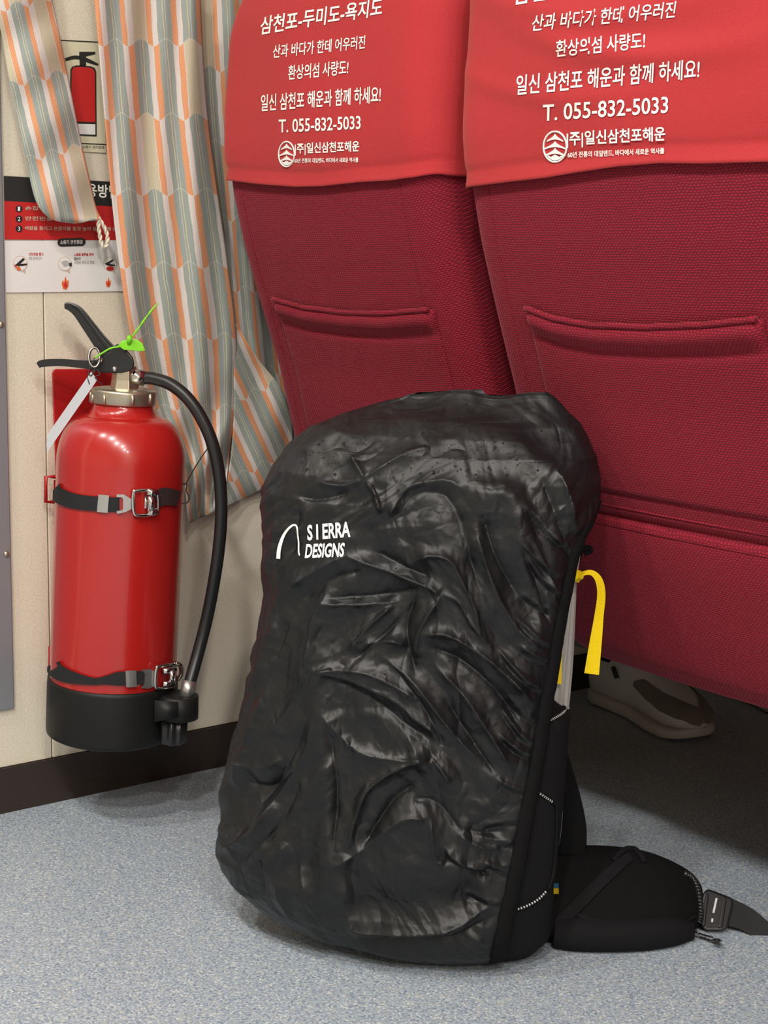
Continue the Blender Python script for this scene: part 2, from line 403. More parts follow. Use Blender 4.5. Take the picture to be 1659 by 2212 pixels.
# ------------------------------------------------------------------ curtain
def curtain_mesh(guides, v0, nr, nc, offf, flip=False):
    """guides: list of (u, [(px,py),...]) all lists the same length; v = v0+index"""
    us = [g[0] for g in guides]; L = [smoothline(g[1], nr) for g in guides]; nv = len(guides[0][1])
    V = []; UV = []
    for j in range(nr):
        row = smoothline([(us[k], *L[k][j]) for k in range(len(us))], nc) if len(us) > 2 else smoothline([(us[0], *L[0][j]), (us[-1], *L[-1][j])], nc)
        vv = v0 + (nv - 1) * j / (nr - 1)
        for i, (u, px, py) in enumerate(row):
            V.append(wallmap(px, py, max(.006, offf(u, vv, px, py)))); UV.append((u, vv))
    return V, gridfaces(nr, nc), UV
cu = empty('curtain', wallmap(405, 1130), 'striped orange, grey-green and white curtain hanging beside the red seat', 'curtain')
rowsL = [(196, -75), (212, 92), (226, 252), (240, 415), (258, 573), (283, 727), (326, 880), (388, 1000), (408, 1131)]
rowsM = [(430, -75), (437, 92), (449, 252), (470, 415), (492, 573), (510, 727), (507, 880), (494, 1000), (482, 1096)]
mid = [tuple(np.array(a) * .5 + np.array(b) * .5) for a, b in zip(rowsL, rowsM)]
offA = lambda u, v, px, py: .045 + .007 * math.sin(u * 2.1 + .4 * v) + .004 * math.sin(u * 5 + v * 1.3) + (.006 * math.sin(v * 5 + u * 2) * max(0, v - 5.3)) - .02 * max(0, (u - 3.9)) 
V, F, UV = curtain_mesh([(0.05, rowsL), (2.1, mid), (4.2, rowsM)], 0.0, 120, 60, offA)
def solid(o, t=.0012):
    m = o.modifiers.new('s', 'SOLIDIFY'); m.thickness = t; m.offset = 0; return o
solid(mk('curtain_panel', V, F, M['curtain'], cu, uv=UV, recalc=False))
# flared corner that sweeps behind the seat
fl = [(508, 700), (520, 770), (508, 860), (503, 930), (494, 1000), (482, 1096)]
fr = [(508, 698), (560, 775), (610, 850), (636, 945), (600, 1032), (482, 1097)]
def flare():
    A = smoothline([(508, 700), (506, 800), (505, 890), (498, 990), (482, 1096)], 50)
    B = smoothline([(508, 698), (558, 775), (612, 850), (632, 945), (600, 1032), (482, 1097)], 50)
    V = []; UV = []
    for j in range(50):
        for i in range(40):
            s = i / 39; p = A[j] * (1 - s) + B[j] * s
            d = p - np.array([508, 700.]); a = d[0] * .42 + d[1] * .907; b = d[0] * .907 - d[1] * .42
            off = .036 + .009 * math.sin(b / 17.) * s + .005 * math.sin(a / 26. + b / 30.) * s - .012 * s
            V.append(wallmap(*p, off)); UV.append((4.25 + b / 48., 5.0 + a / 150.))
    return V, gridfaces(50, 40), UV
V, F, UV = flare()
solid(mk('curtain_panel', V, F, M['curtain'], cu, uv=UV, recalc=False))
# layer behind, running towards the seat
bl_ = [(415, -75), (425, 92), (437, 252), (455, 415), (470, 573), (484, 727), (515, 950)]
br_ = [(600, -75), (602, 92), (604, 252), (606, 415), (610, 573), (622, 727), (645, 950)]
offB = lambda u, v, px, py: .014 + .009 * math.sin(u * 3.0 + .3 * math.sin(v)) 
V, F, UV = curtain_mesh([(7.2, bl_), (11.0, br_)], -.35, 90, 80, offB)
solid(mk('curtain_panel', V, F, M['curtain'], cu, uv=UV, recalc=False))
# tieback flap
tb = empty('curtain_tieback', wallmap(160, 478), 'striped curtain tieback flap with rounded end at upper left', 'curtain')
tl = [(-75, -150), (-28, -20), (0, 60), (20, 170), (48, 300), (68, 400), (84, 446), (112, 472), (160, 481)]
tr = [(95, -150), (108, -20), (124, 60), (146, 170), (172, 300), (194, 395), (204, 440), (212, 463), (219, 474)]
def flap():
    n = 90; A = smoothline(tl, n); B = smoothline(tr, n); V = []; UV = []
    for j in range(n):
        for i in range(40):
            s = i / 39; p = A[j] * (1 - s) + B[j] * s
            leanx = np.interp(p[1], [-150, 480], [0, 150.])
            u = (p[0] - leanx + 40) / 50.; v = (p[1] + (p[0] - leanx) * .22 - 10) / 160.
            e = min(s, 1 - s)
            off = .034 + .012 * math.sin(math.pi * s) + .003 * math.sin(p[1] / 22. + s * 4) + .0
            V.append(wallmap(*p, off)); UV.append((u, v))
    return V, gridfaces(n, 40), UV
V, F, UV = flap()
fo = solid(mk('tieback_cloth', V, F, M['curtain'], tb, uv=UV, recalc=False), .003)
# rope loop, two twisted strands
core = smoothline([wallmap(x, y, .036) for x, y in ((213, 470), (213, 490), (216, 510), (219, 526), (224, 534), (229, 532), (232, 522), (231, 505), (222, 485), (214, 474))], 140)
T = np.gradient(core, axis=0); T /= np.linalg.norm(T, axis=1)[:, None]
A_ = np.cross(T, XN); A_ /= np.linalg.norm(A_, axis=1)[:, None]; B_ = np.cross(T, A_)
sl = np.concatenate([[0], np.cumsum(np.linalg.norm(np.diff(core, axis=0), axis=1))])
parts = []
for ph in (0, math.pi):
    q = (sl / .0075 * math.pi + ph)[:, None]; parts.append(tube(core + .0013 * (A_ * np.cos(q) + B_ * np.sin(q)), .0016, 7))
mk('rope_loop', *join(*parts), M['rope'], tb)

# ------------------------------------------------------------------ seats
ZP = [.28, .29, .308, .35, .42, .455, .464, .472, .50, .58, .657, .74, .80, .85, .90, 1.0, 1.08, 1.12]
YP = [.300, .280, .267, .248, .222, .214, .219, .213, .205, .184, .156, .128, .113, .106, .106, .112, .13, .17]
def yfront(z): return float(np.interp(z, ZP, YP))
_zs = np.linspace(.28, 1.12, 400); _ys = np.interp(_zs, ZP, YP); _k = np.ones(13) / 13
_ysm = np.convolve(np.pad(_ys, 6, 'edge'), _k, 'valid')
def yf(z):
    a = float(np.interp(z, _zs, _ysm)); g = .006 * math.exp(-((z - .462) / .004) ** 2)
    return a + g * 1.2
class Seat:
    def __init__(s, xa, xb, ztop): s.xa, s.xb, s.zt = xa, xb, ztop; s.xc = (xa + xb) / 2
    def hw(s, z):
        h = (s.xb - s.xa) / 2; r = .10
        if z > s.zt - r: h -= r - math.sqrt(max(0, r * r - (z - (s.zt - r)) ** 2))
        r2 = .035
        if z < .28 + r2: h -= (r2 - math.sqrt(max(0, r2 * r2 - (.28 + r2 - z) ** 2))) * .8
        return h
    def front(s, x, z):
        h = s.hw(z); r = .045; d = h - abs(x - s.xc); y = yf(z) - .010 * math.cos(min(1, abs(x - s.xc) / h) * math.pi / 2)
        if d < r: y += r - math.sqrt(max(0, r * r - (r - max(d, 0)) ** 2))
        return y
    def loop(s, z, o=0.0, nf=60, side=True, back=True):
        """points round the section at height z offset outwards by o, from right-back round the front to left-back"""
        h = s.hw(z); r = .045; th = .13; P = []
        for k in range(9):      # right side back to front
            P.append((s.xc + h + o, yf(z) + r + (th - r) * (1 - k / 8)))
        for k in range(1, nf):
            a = -math.cos(math.pi * k / nf); t = a
            x = s.xc - t * h; 
            P.append((x, s.front(x, z)))
        for k in range(9): P.append((s.xc - h - o, yf(z) + r + (th - r) * (k / 8)))
        P = np.array(P)
        if o:
            T = np.gradient(P, axis=0); T /= np.linalg.norm(T, axis=1)[:, None] + 1e-9
            P = P + np.stack([-T[:, 1], T[:, 0]], 1) * o * 1.0 if False else P
            N = np.stack([-T[:, 1], T[:, 0]], 1)
            N[N[:, 1] > .2] *= 1
            P[9:-9] = P[9:-9] + np.where((N[9:-9, 1:2] > 0), -N[9:-9], N[9:-9]) * o
        return P
    def smap(s, px, py, off=0.0, extra=None):
        y = .15
        for _ in range(6):
            q = hit(px, py, YN, y - off); x = min(max(q[0], s.xa + .004), s.xb - .004); y = s.front(x, min(q[2], s.zt - .02))
            if extra: y -= extra(q[0], q[2])
        return hit(px, py, YN, y - off)
def seat_body(s, parent, mat):
    zs = np.concatenate([np.linspace(.2805, .45, 40), np.linspace(.452, .475, 16), np.linspace(.48, s.zt - .1, 90), s.zt - .1 + .1 * np.sin(np.linspace(.05, math.pi / 2 * .97, 16))])
    V = []; n = None
    for z in zs:
        L = s.loop(z)
        if n is None: n = len(L)
        V += [(x, y, z) for x, y in L]
    F = gridfaces(len(zs), n, True) + [tuple(range(n)), tuple((len(zs) - 1) * n + k for k in range(n))[::-1]]
    return mk('backrest', V, F, mat, parent)
def folds_left(x, z): return .0015 * math.sin(x * 30 + z * 20)
def folds_right(x, z):
    d = 0
    for (z0, x0, a, w) in ((.905, .80, .006, .012), (.945, .74, .006, .012), (.875, .70, .003, .01)):
        zz = z0 - .16 * (x - x0) + .9 * (x - x0) ** 2
        d += a * math.exp(-((z - zz) / w) ** 2) * math.exp(-((x - x0) / .14) ** 2)
    return d + .0012 * math.sin(x * 25 + z * 30)
def cover(s, parent, hem, folds, px_hem):
    """hem: function x -> z of the lower edge"""
    nz = 90; V = []; base = .0035; n = None; R = []
    ts = np.linspace(0, 1, nz)
    for j, t in enumerate(ts):
        row = []
        L = s.loop(.9); n = len(L)
        for i in range(n):
            xx = L[i][0]; zb = hem(xx)
            z = zb + (s.zt + 0.0005 - zb) * (1 - (1 - t) ** 1.0)
            Lz = s.loop(min(z, s.zt - .0008)); x, y = Lz[i]
            up = (z - zb); o = base + .0035 * math.exp(-(up / .006) ** 2) + .0016 * math.exp(-((up - .016) / .0035) ** 2) * -1
            if 9 <= i < n - 9: y -= o + folds(x, z) * min(1, up / .02)
            x += math.copysign(base + .0008, x - s.xc) * min(1, abs(x - s.xc) / s.hw(min(z, s.zt - .0008)) ) ** 6
            row.append((x, y, z + (.004 if t > .98 else 0)))
        R += row
    F = gridfaces(nz, n) + [tuple((nz - 1) * n + k for k in range(n))[::-1]]
    o = mk('cover_cloth', R, F, M['cover'], parent, recalc=False)
    solid(o, .0012); return o
SL = Seat(.090, .522, 1.075); SR = Seat(.556, 1.03, 1.10)
def hemfun(s, pts):
    X = []; Z = []
    for px, py in pts:
        q = s.smap(px, py, .004); X.append(q[0]); Z.append(q[2])
    o = np.argsort(X); X = np.array(X)[o]; Z = np.array(Z)[o]
    return lambda x: float(np.interp(x, X, Z))
seatL = empty('ferry_seat', (.3, .35, 0), 'dark red knit ferry seat next to the curtain, seen from behind', 'seat', 'red seats in a row')
seatR = empty('ferry_seat', (.79, .35, 0), 'dark red knit ferry seat at right of the row, in front of the grey sneaker', 'seat', 'red seats in a row')
for s, e in ((SL, seatL), (SR, seatR)):
    seat_body(s, e, M['seat'])
    # cushion, pan and pedestal beyond the backrest
    V, F = box((s.xa + .005, .46, .36), (s.xb - .005, .92, .47)); o = mk('seat_cushion', V, F, M['seat'], e, False); bevel(o, .03, 4)
    V, F = box((s.xa + .03, .33, .33), (s.xb - .03, .88, .358)); mk('seat_pan', V, F, M['blackplastic'], e, False)
    V, F = box((s.xa - .016, .285, .286), (s.xb + .016, .315, .70)); mk('light_block_plate', V, F, M['blackplastic'], e, False)  # black plate added to stop light leaking through the gaps between seats
for e, x0 in ((seatL, .15), (seatR, 1.05)):
    mk('pedestal', *join(box((x0 - .02, .52, .012), (x0 + .02, .60, .33)), box((x0 - .04, .48, 0), (x0 + .04, .63, .012))), M['blackplastic'], e, False)
# pockets on the backs
def pocket(s, parent, x0, x1, pts_top, zb):
    """pts_top: px line of the opening; a raised panel with a rolled hem"""
    T = hemfun(s, pts_top); nx, nz = 70, 40; V = []
    for j in range(nz):
        t = j / (nz - 1)
        for i in range(nx):
            x = x0 + (x1 - x0) * i / (nx - 1); zt = T(x); z = zb + (zt - zb) * t; e = min(i, nx - 1 - i) / (nx - 1)
            side = min(1, e / .035) ** .5; d = zt - z
            roll = .0085 * math.exp(-((d - .0115) / .0085) ** 2) - .003 * math.exp(-((d - .0275) / .0028) ** 2)
            o = (.0008 + .0012 * min(1, (z - zb) / .02) + roll) * side
            V.append((x, s.front(x, z) - o, z))
    F = gridfaces(nz, nx); o = mk('pocket', V, F, M['seat'], parent, recalc=False); solid(o, .003)
    # stitched cord along the opening
    P = [(x, s.front(x, T(x)) - .0065, T(x)) for x in np.linspace(x0 + .003, x1 - .003, 50)]
    mk('piping', *tube(P, .003, 8), M['seat'], o)
    return o
pocket(SL, seatL, SL.smap(597, 650)[0], SL.smap(938, 668)[0], [(597, 647), (660, 664), (740, 674), (830, 677), (938, 668)], .50)
pocket(SR, seatR, SR.smap(1141, 668)[0], SR.smap(1650, 690)[0], [(1141, 666), (1200, 688), (1280, 702), (1400, 706), (1530, 701), (1650, 688)], .49)
for s, e in ((SL, seatL), (SR, seatR)):       # side seams
    for x in (s.xa + .055, s.xb - .055):
        P = [(x, s.front(x, z) - .0002, z) for z in np.linspace(.475, .80, 60)]
        mk('side_seam', *tube(P, .0007, 6), M['seat'], e)
    for dz in (.452, .473):
        P = [(x, s.front(x, dz) - .0004, dz) for x in np.linspace(s.xa + .01, s.xb - .01, 60)]
        mk('cross_seam', *tube(P, .0009, 6), M['seat'], e)
def dup(root, loc, label):
    r = root.copy(); COL.objects.link(r); r.location = loc; r['label'] = label
    for ch in list(root.children):
        c = ch.copy(); COL.objects.link(c); c.parent = r
        for g in ch.children:
            d = g.copy(); COL.objects.link(d); d.parent = c
    return r
for k_, nm in enumerate(('beyond the right edge of the picture', 'second beyond the right edge', 'last of the row towards the aisle')):  # unseen seats continuing the row, added to keep the floor underneath dark
    dup(seatR, (.79 + .507 * (k_ + 1), .35, 0), 'unseen dark red knit ferry seat, added to shade the floor, ' + nm)
for k_, nm in enumerate(('beside the curtain', 'second from the curtain wall', 'third from the curtain wall')):  # unseen forward row, added to block light from reaching under the seats
    dup(seatR, (.79 - .455 + .508 * k_, .35 + .88, 0), 'unseen dark red knit ferry seat, added to block light, in the next row forward, ' + nm)
cvL = empty('headrest_cover', (.3, .17, .80), 'bright red printed cover on the seat back beside the curtain', 'seat cover', 'printed seat covers')
cvR = empty('headrest_cover', (.79, .17, .80), 'bright red printed cover with soft folds on the right seat back', 'seat cover', 'printed seat covers')
hL = hemfun(SL, [(505, 388), (560, 398), (640, 404), (700, 403), (780, 394), (850, 390), (910, 384), (960, 377), (1005, 388)])
hR = hemfun(SR, [(1026, 405), (1100, 394), (1180, 385), (1250, 373), (1340, 360), (1430, 353), (1520, 354), (1659, 350)])
cover(SL, cvL, hL, folds_left, None); cover(SR, cvR, hR, folds_right, None)
for s, e, fo_, lines, logo in (
    (SL, cvL, folds_left,
     [('삼천포-두미도-욕지도', (561, 76), (824, 34), 40, .10, .016), ('산과 바다가 한데 어우러진', (589, 126), (788, 105), 29, .06, .012), ('환상의섬 사량도!', (622, 173), (752, 161), 32, .04, .012),
      ('일신 삼천포 해운과 함께 하세요!', (563, 241), (822, 222), 37, .03, .014), ('T. 055-832-5033', (602, 287), (779, 279), 29, 0, .012), ('|주|일신삼천포해운', (637, 336), (776, 331), 27, 0, .022), ('60년 전통의 대일밴드, 바다에서 새로운 역사를', (636, 353), (774, 351), 11, 0, .02)], (619, 333, 17, 27)),
    (SR, cvR, folds_right,
     [('삼천포-두미도-욕지도', (1108, 12), (1470, -44), 48, .10, .016), ('산과 바다가 한데 어우러진', (1147, 68), (1457, 38), 36, .14, .012), ('환상의섬 사량도!', (1200, 124), (1393, 105), 37, .03, .012),
      ('일신 삼천포 해운과 함께 하세요!', (1114, 206), (1510, 170), 44, .05, .014), ('T. 055-832-5033', (1172, 262), (1443, 244), 36, .02, .012), ('|주|일신삼천포해운', (1224, 320), (1437, 309), 36, 0, .022), ('60년 전통의 대일밴드, 바다에서 새로운 역사를', (1226, 342), (1435, 333), 14, 0, .02)], (1199, 317, 25, 33))):
    mp_ = lambda px, py, off=0.0, s=s, fo_=fo_: s.smap(px, py, off, fo_)
    for tx, a, b, hh, sh, bd in lines: text('cover_print', tx, a, b, hh, mp_, .0046 + .0004, M['print'], e, bd, sh)
    cx, cy, rx, ry = logo; tilt = -.03
    P = [mp_(x, y, .0047) for x, y in disc(cx, cy, rx, ry, 48)]
    prts = [tube(P, .0009, 6, True)]
    def poly(pts): return plate([(cx + a * rx, cy + b * ry) for a, b in pts], mp_, .0040, .0052)
    for t0, w_ in ((-.88, .70), (-.38, .92), (.06, .88)):
        for sg in (-1, 1):       # each swoosh: left and right halves meeting under the mast
            top = [(sg * w_ * q, t0 + .46 * q ** .62) for q in np.linspace(0, 1, 10)]
            bot = [(sg * w_ * q, t0 + .40 + .16 * q ** 1.6) for q in np.linspace(1, 0, 10)]
            prts.append(poly(top + bot))
    low = [(math.cos(math.radians(a)) * .9, math.sin(math.radians(a)) * .9) for a in range(35, 146, 10)]
    prts.append(poly(low + [(-.35, .66), (0, .50), (.35, .66)]))
    mk('cover_emblem', *join(*prts), M['print'], e, False)

# ------------------------------------------------------------------ fire extinguisher
XT = .104
A0 = hit(243, 1500, XN, XT); dA = float(HEAD @ A0)
tank2 = planemap(HEAD, dA)                               # plane through the axis facing the viewer
A1 = tank2(262, 1000); AX = nrm(A1 - A0); SCL = float((A0 - CAM) @ FWD) / FPX
def ax(py): return tank2(243 + (1500 - py) * .038, py)
RT = 134.5 * SCL
ex = empty('fire_extinguisher', ax(1580), 'red fire extinguisher strapped to the wall with black hose and black base', 'fire extinguisher')
# body
prof = [(1540, 131), (1500, 134.5), (1300, 134.5), (1002, 134.5)] + [(1000 - 101 * math.sin(t), 76 + 58.5 * math.cos(t)) for t in np.linspace(.06, 1.5, 26)] + [(894, 72), (886, 66), (878, 63.5), (864, 62)]
cs = prof
mk('tank', *lathe([ax(p) for p, r in cs], [r * SCL for p, r in cs], AX, 96), M['tank'], ex)
# rubber boot
prof = [(1579, 30), (1583, 128), (1578, 137), (1570, 139), (1475, 139.5), (1470, 139), (1462, 138.5), (1461, 136)]
boot = mk('base_boot', *lathe([ax(p) for p, r in prof], [r * SCL for p, r in prof], AX, 96), M['rubber'], ex)
hb = tank2
def upright(cx, prof, n=40): return lathe([tank2(cx + (1560 - p) * .03, p, .038) for p, r in prof], [r * SCL for p, r in prof], AX, n)
mk('nozzle_holder', *join(upright(385, [(1500, 36), (1501, 41), (1535, 42), (1549, 42), (1552, 34)], 40), plate([(334, 1513), (385, 1516), (385, 1550), (334, 1560)], tank2, .03, .072)), M['rubber'], boot)
star = []
for p, r in ((1545, 29), (1600, 27), (1604, 24)):
    c = tank2(374 + (1560 - p) * .03, p, .038)
    a = nrm(np.cross(AX, HEAD)); b = np.cross(AX, a)
    for k in range(48):
        q = 2 * math.pi * k / 48; rr = r * (1 + .09 * math.cos(q * 8)) * SCL; star.append(c + rr * (a * math.cos(q) + b * math.sin(q)))
mk('nozzle', star, gridfaces(3, 48, True) + [tuple(range(48)), tuple(96 + k for k in range(48))[::-1]], M['blackplastic'], ex)
# collar and valve
prof = [(868, 58), (872, 66), (869, 68), (846, 68.5), (842, 68), (840, 63), (838, 50), (838, 30)]
mk('collar', *lathe([ax(p) for p, r in prof], [r * SCL for p, r in prof], AX, 72), M['brass'], ex)
for k in (-60, -25, 25, 62, 120, 200, 270):
    q = math.radians(k); a = nrm(np.cross(AX, HEAD)); f_ = -HEAD
    r_ = R0 * math.sin(q) + f_ * math.cos(q)
    c0, c1 = ax(869) + r_ * 68.5 * SCL, ax(847) + r_ * 68.5 * SCL
    mk('collar_rib', *tube([c0, c1], .0022, 8), M['brass'], ex)
prof = [(845, 34), (838, 30), (820, 27), (800, 26), (790, 24)]
valve = mk('valve_body', *lathe([ax(p) for p, r in prof], [r * SCL for p, r in prof], AX, 6), M['brass'], ex, False); bevel(valve, .001)
vm = planemap(HEAD, dA)
mk('outlet', *join(tube([vm(262, 812), vm(280, 813)], .0085, 6), ), M['chrome'], valve, False)
mk('pressure_port', *tube([vm(272, 838), vm(292, 836)], .006, 12), M['steel'], valve)
# levers and head
lv = [(139, 661, 6), (150, 662, 9), (168, 673, 12), (190, 702, 14), (214, 735, 16), (238, 765, 19), (258, 785, 20)]
o = mk('squeeze_lever', *join(ribbon(lv, vm, -.012, .012, 26), ribbon([(x + 3, y - 5, w_ * .28) for x, y, w_ in lv[1:]], vm, .012, .0145, 22)), M['blackplastic'], ex, False); bevel(o, .002)
o = mk('carry_handle', *ribbon([(82, 790, 6), (92, 785, 8), (130, 783, 8), (180, 787, 9), (215, 790, 13), (262, 788, 18)], vm, -.011, .011, 24), M['blackplastic'], ex, False); bevel(o, .002)
o = mk('valve_head', *plate([(206, 778), (222, 770), (240, 757), (252, 742), (268, 748), (287, 772), (291, 786), (286, 800), (262, 806), (216, 805), (210, 796)], vm, -.016, .016), M['blackplastic'], ex, False); bevel(o, .0025, 3)
mk('rivet', *tube([vm(248, 797, .016), vm(248, 797, .0185)], .0032, 12), M['steel'], ex)
# pull ring and pin
ringm = lambda a: vm(204 + 12 * math.cos(a), 772 + 21 * math.sin(a), .022 + .006 * math.sin(a * 1.0))
pr = mk('pull_ring', *tube([ringm(a) for a in np.linspace(0, 2 * math.pi, 40, endpoint=False)], .0017, 8, True), M['dark_steel'], ex)
mk('safety_pin', *tube([vm(213, 784, .02), vm(222, 776, .02)], .002, 8), M['chrome'], ex)
# green seal
leaf = [(255, 747), (262, 737), (278, 733), (296, 733), (308, 742), (314, 758), (300, 759), (284, 757), (268, 756)]
gs = mk('seal_tag', *plate(leaf, vm, .022, .0245), M['green'], ex, False); bevel(gs, .0008)
mk('seal_tail', *join(pxtube([(279, 742, .025), (283, 731, .026), (300, 708, .026), (320, 680, .024), (341, 655, .022)], vm, 0, [.0016, .0014, .0012, .0011, .0009] * 5 + [.0008], 26, 7),
                      pxtube([(258, 749, .025), (240, 752, .028), (222, 762, .028), (205, 773, .028)], vm, 0, .0012, 24, 7), tube([vm(279, 744, .022), vm(280, 727, .030)], .003, 10)), M['green'], gs)
# tag and thread
o = mk('inspection_tag', *plate([(197, 803), (210, 820), (205, 828), (103, 975), (100, 962), (103, 938)], vm, .030, .0306), M['paper'], ex, False)
mk('tag_thread', *join(pxtube([(206, 770, .024), (192, 800, .03), (196, 812, .031), (205, 800, .030), (190, 812, .03), (193, 830, .031)], vm, 0, .0007, 40, 6),
                       pxtube([(204, 790, .024), (216, 808, .03), (205, 815, .031), (222, 832, .03)], vm, 0, .0006, 30, 6)), M['ink'], o)
# hose
hp = [(311, 816.5, .0), (332, 818, .004), (368, 830, .012), (405, 860, .02), (436, 905, .022), (460, 962, .022), (474, 1030, .02), (478, 1110, .018), (472, 1190, .016), (460, 1270, .012), (446, 1340, .008), (428, 1410, .018), (408, 1482, .036)]
mk('hose', *pxtube(hp, vm, 0, 13.2 * SCL, 120, 20), M['hose'], ex)
mk('hose_ferrule', *join(tube([vm(281, 813), vm(284, 813), vm(313, 817)], [.0075, .0100, .0098], 20), tube([vm(279, 813), vm(285, 813)], .0112, 6)), M['chrome'], ex)
mk('hose_ferrule', *join(tube([vm(410, 1470, .034), vm(402, 1508, .038)], [.0092, .0095], 20), tube([vm(402, 1506, .038), vm(400, 1520, .038)], .0078, 6)), M['steel'], ex)
# surface map of the tank for straps
def cyl(px, py, off=0.0):
    d = ray(px, py); R = RT + off; w0 = CAM - A0
    dp = d - (d @ AX) * AX; wp = w0 - (w0 @ AX) * AX; a = dp @ dp; b = 2 * dp @ wp; c = wp @ wp - R * R; D = b * b - 4 * a * c
    if D >= 0: t = (-b - math.sqrt(D)) / (2 * a); return CAM + t * d
    t = -b / (2 * a); q = CAM + t * d; h = (q - A0) @ AX; cc = A0 + AX * h; return cc + nrm(q - cc) * R
o = mk('upper_strap', *ribbon([(112, 1052, 17), (120, 1066, 17), (150, 1080, 16.5), (190, 1087, 16), (240, 1090, 16), (258, 1090, 16)], cyl, .001, .0028, 40), M['web'], ex, False)
mk('strap_slide', *join(ribbon([(211, 1087, 19), (234, 1089, 19)], cyl, .0026, .0042, 4)), M['steel'], o, False)
hk = [(252, 1068), (268, 1068), (274, 1072), (283, 1078), (283, 1100), (272, 1106), (253, 1110), (252, 1104), (264, 1102), (266, 1098), (266, 1078), (263, 1074), (252, 1074)]
mk('hook_plate', *plate(hk, cyl, .003, .0046), M['steel'], o, False)
rr = [(288, 1066), (296, 1060), (330, 1059), (340, 1066), (341, 1100), (335, 1110), (300, 1113), (289, 1105)]
def closedline(pts, n):
    P = np.asarray(pts + pts[:3], float); L = smoothline(P, n * 2); k = len(P) - 1; i0 = int(1 / k * 2 * n); i1 = int((1 + len(pts)) / k * 2 * n); return L[i0:i1]
mk('wire_buckle', *tube([cyl(x, y, .006) for x, y in closedline(rr, 50)], .0022, 8, True), M['chrome'], o)
mk('latch', *join(tube([cyl(318, 1062, .008), cyl(338, 1066, .009)], .0045, 12), tube([cyl(320, 1108, .008), cyl(338, 1104, .008)], .0042, 12), tube([cyl(326, 1072, .010), cyl(326, 1102, .010)], .0045, 12), ribbon([(312, 1085, 14), (332, 1085, 14)], cyl, .002, .005, 5)), M['chrome'], o)
mk('strap_end', *ribbon([(338, 1083, 16), (352, 1073, 19), (372, 1074, 18), (387, 1078, 17)], cyl, .002, .0045, 16), material('dark_leaf', (.09, .07, .07), .3, .6), o, False)
mk('wire_loop', *join(pxtube([(388, 1060), (396, 1048), (404, 1046), (402, 1060), (408, 1072), (406, 1084), (396, 1088), (390, 1082)], vm, .004, .0009, 40, 6), pxtube([(400, 1047, .004), (420, 1012, .01), (437, 985, .016), (451, 966, .022)], vm, 0, .0007, 20, 6)), M['ink'], ex)
o = mk('lower_strap', *ribbon([(113, 1434, 16), (120, 1448, 17), (150, 1462, 14), (200, 1472, 8), (225, 1470, 9), (250, 1467, 14), (262, 1466, 15), (312, 1464, 15)], cyl, .001, .0030, 44), M['web'], ex, False)
mk('strap_slide', *ribbon([(272, 1467, 18), (295, 1466, 18)], cyl, .003, .0046, 4), M['steel'], o, False)
mk('hook_plate', *plate([(305, 1447), (325, 1445), (333, 1450), (333, 1483), (320, 1488), (303, 1486), (312, 1478), (313, 1455)], cyl, .003, .0046), M['steel'], o, False)
rr = [(338, 1445), (346, 1439), (372, 1436), (378, 1442), (374, 1480), (366, 1486), (342, 1487), (336, 1480)]
mk('wire_buckle', *tube([cyl(x, y, .007) for x, y in closedline(rr, 50)], .0022, 8, True), M['chrome'], o)
mk('latch', *join(tube([cyl(352, 1450, .008), cyl(378, 1446, .012)], .004, 12), tube([cyl(352, 1478, .008), cyl(374, 1476, .012)], .004, 12), tube([cyl(372, 1448, .012), cyl(371, 1478, .012)], .0045, 12)), M['chrome'], o)
mk('latch_lever', *join(pxtube([(378, 1432, .006), (390, 1438, .004), (392, 1456, .002), (384, 1470, .004)], vm, 0, .003, 14, 8)), M['chrome'], o)
# wall bracket
bk = empty('extinguisher_bracket', wallmap(170, 1480), 'red steel wall bracket behind the extinguisher', 'bracket')
o = mk('back_plate', *plate([(112, 803), (118, 797), (235, 797), (300, 830), (300, 1500), (128, 1490), (119, 1000)], wallmap, .001, .016), M['bracket'], bk, False); bevel(o, .002)
for x0, y0, x1, y1 in ((99, 1030, 124, 1084), (108, 1398, 132, 1450)):
    mk('strap_hook', *tube([wallmap(x, y, .022) for x, y in ((x0, y0), (x1 - 6, y0), (x1, y0 + 3), (x1, y1 - 3), (x1 - 6, y1), (x0, y1))], .0026, 8, True), M['bracket'], bk)
    mk('hook_arm', *ribbon([(x1 - 8, (y0 + y1) / 2, 20), (x1 + 30, (y0 + y1) / 2, 20)], wallmap, .014, .019, 3), M['bracket'], bk, False)

# ------------------------------------------------------------------ backpack with rain cover
PC = hit(890, 2032, ZN, 0.0)
lam = math.radians(.5)
PN = nrm(HEAD * math.cos(lam) + UP * -math.sin(lam) * -1 * -1)   # plane leaning away with height
pk = planemap(PN, float(PN @ PC))
PHI = math.radians(14)                                     # front turned a little to the viewer's left
FN = nrm(-HEAD * math.cos(PHI) - R0 * math.sin(PHI)); SN = np.cross(UP, FN)     # front normal and pack's right (viewer's right)
if SN @ R0 < 0: SN = -SN
NEXP = 2.35; ASP = .56
def shape(th):
    s_, c_ = math.sin(th), math.cos(th); e = 2 / NEXP
    return math.copysign(abs(s_) ** e, s_), math.copysign(abs(c_) ** e, c_)
ths = np.linspace(-math.pi, math.pi, 721)
SH = np.array([shape(t) for t in ths])
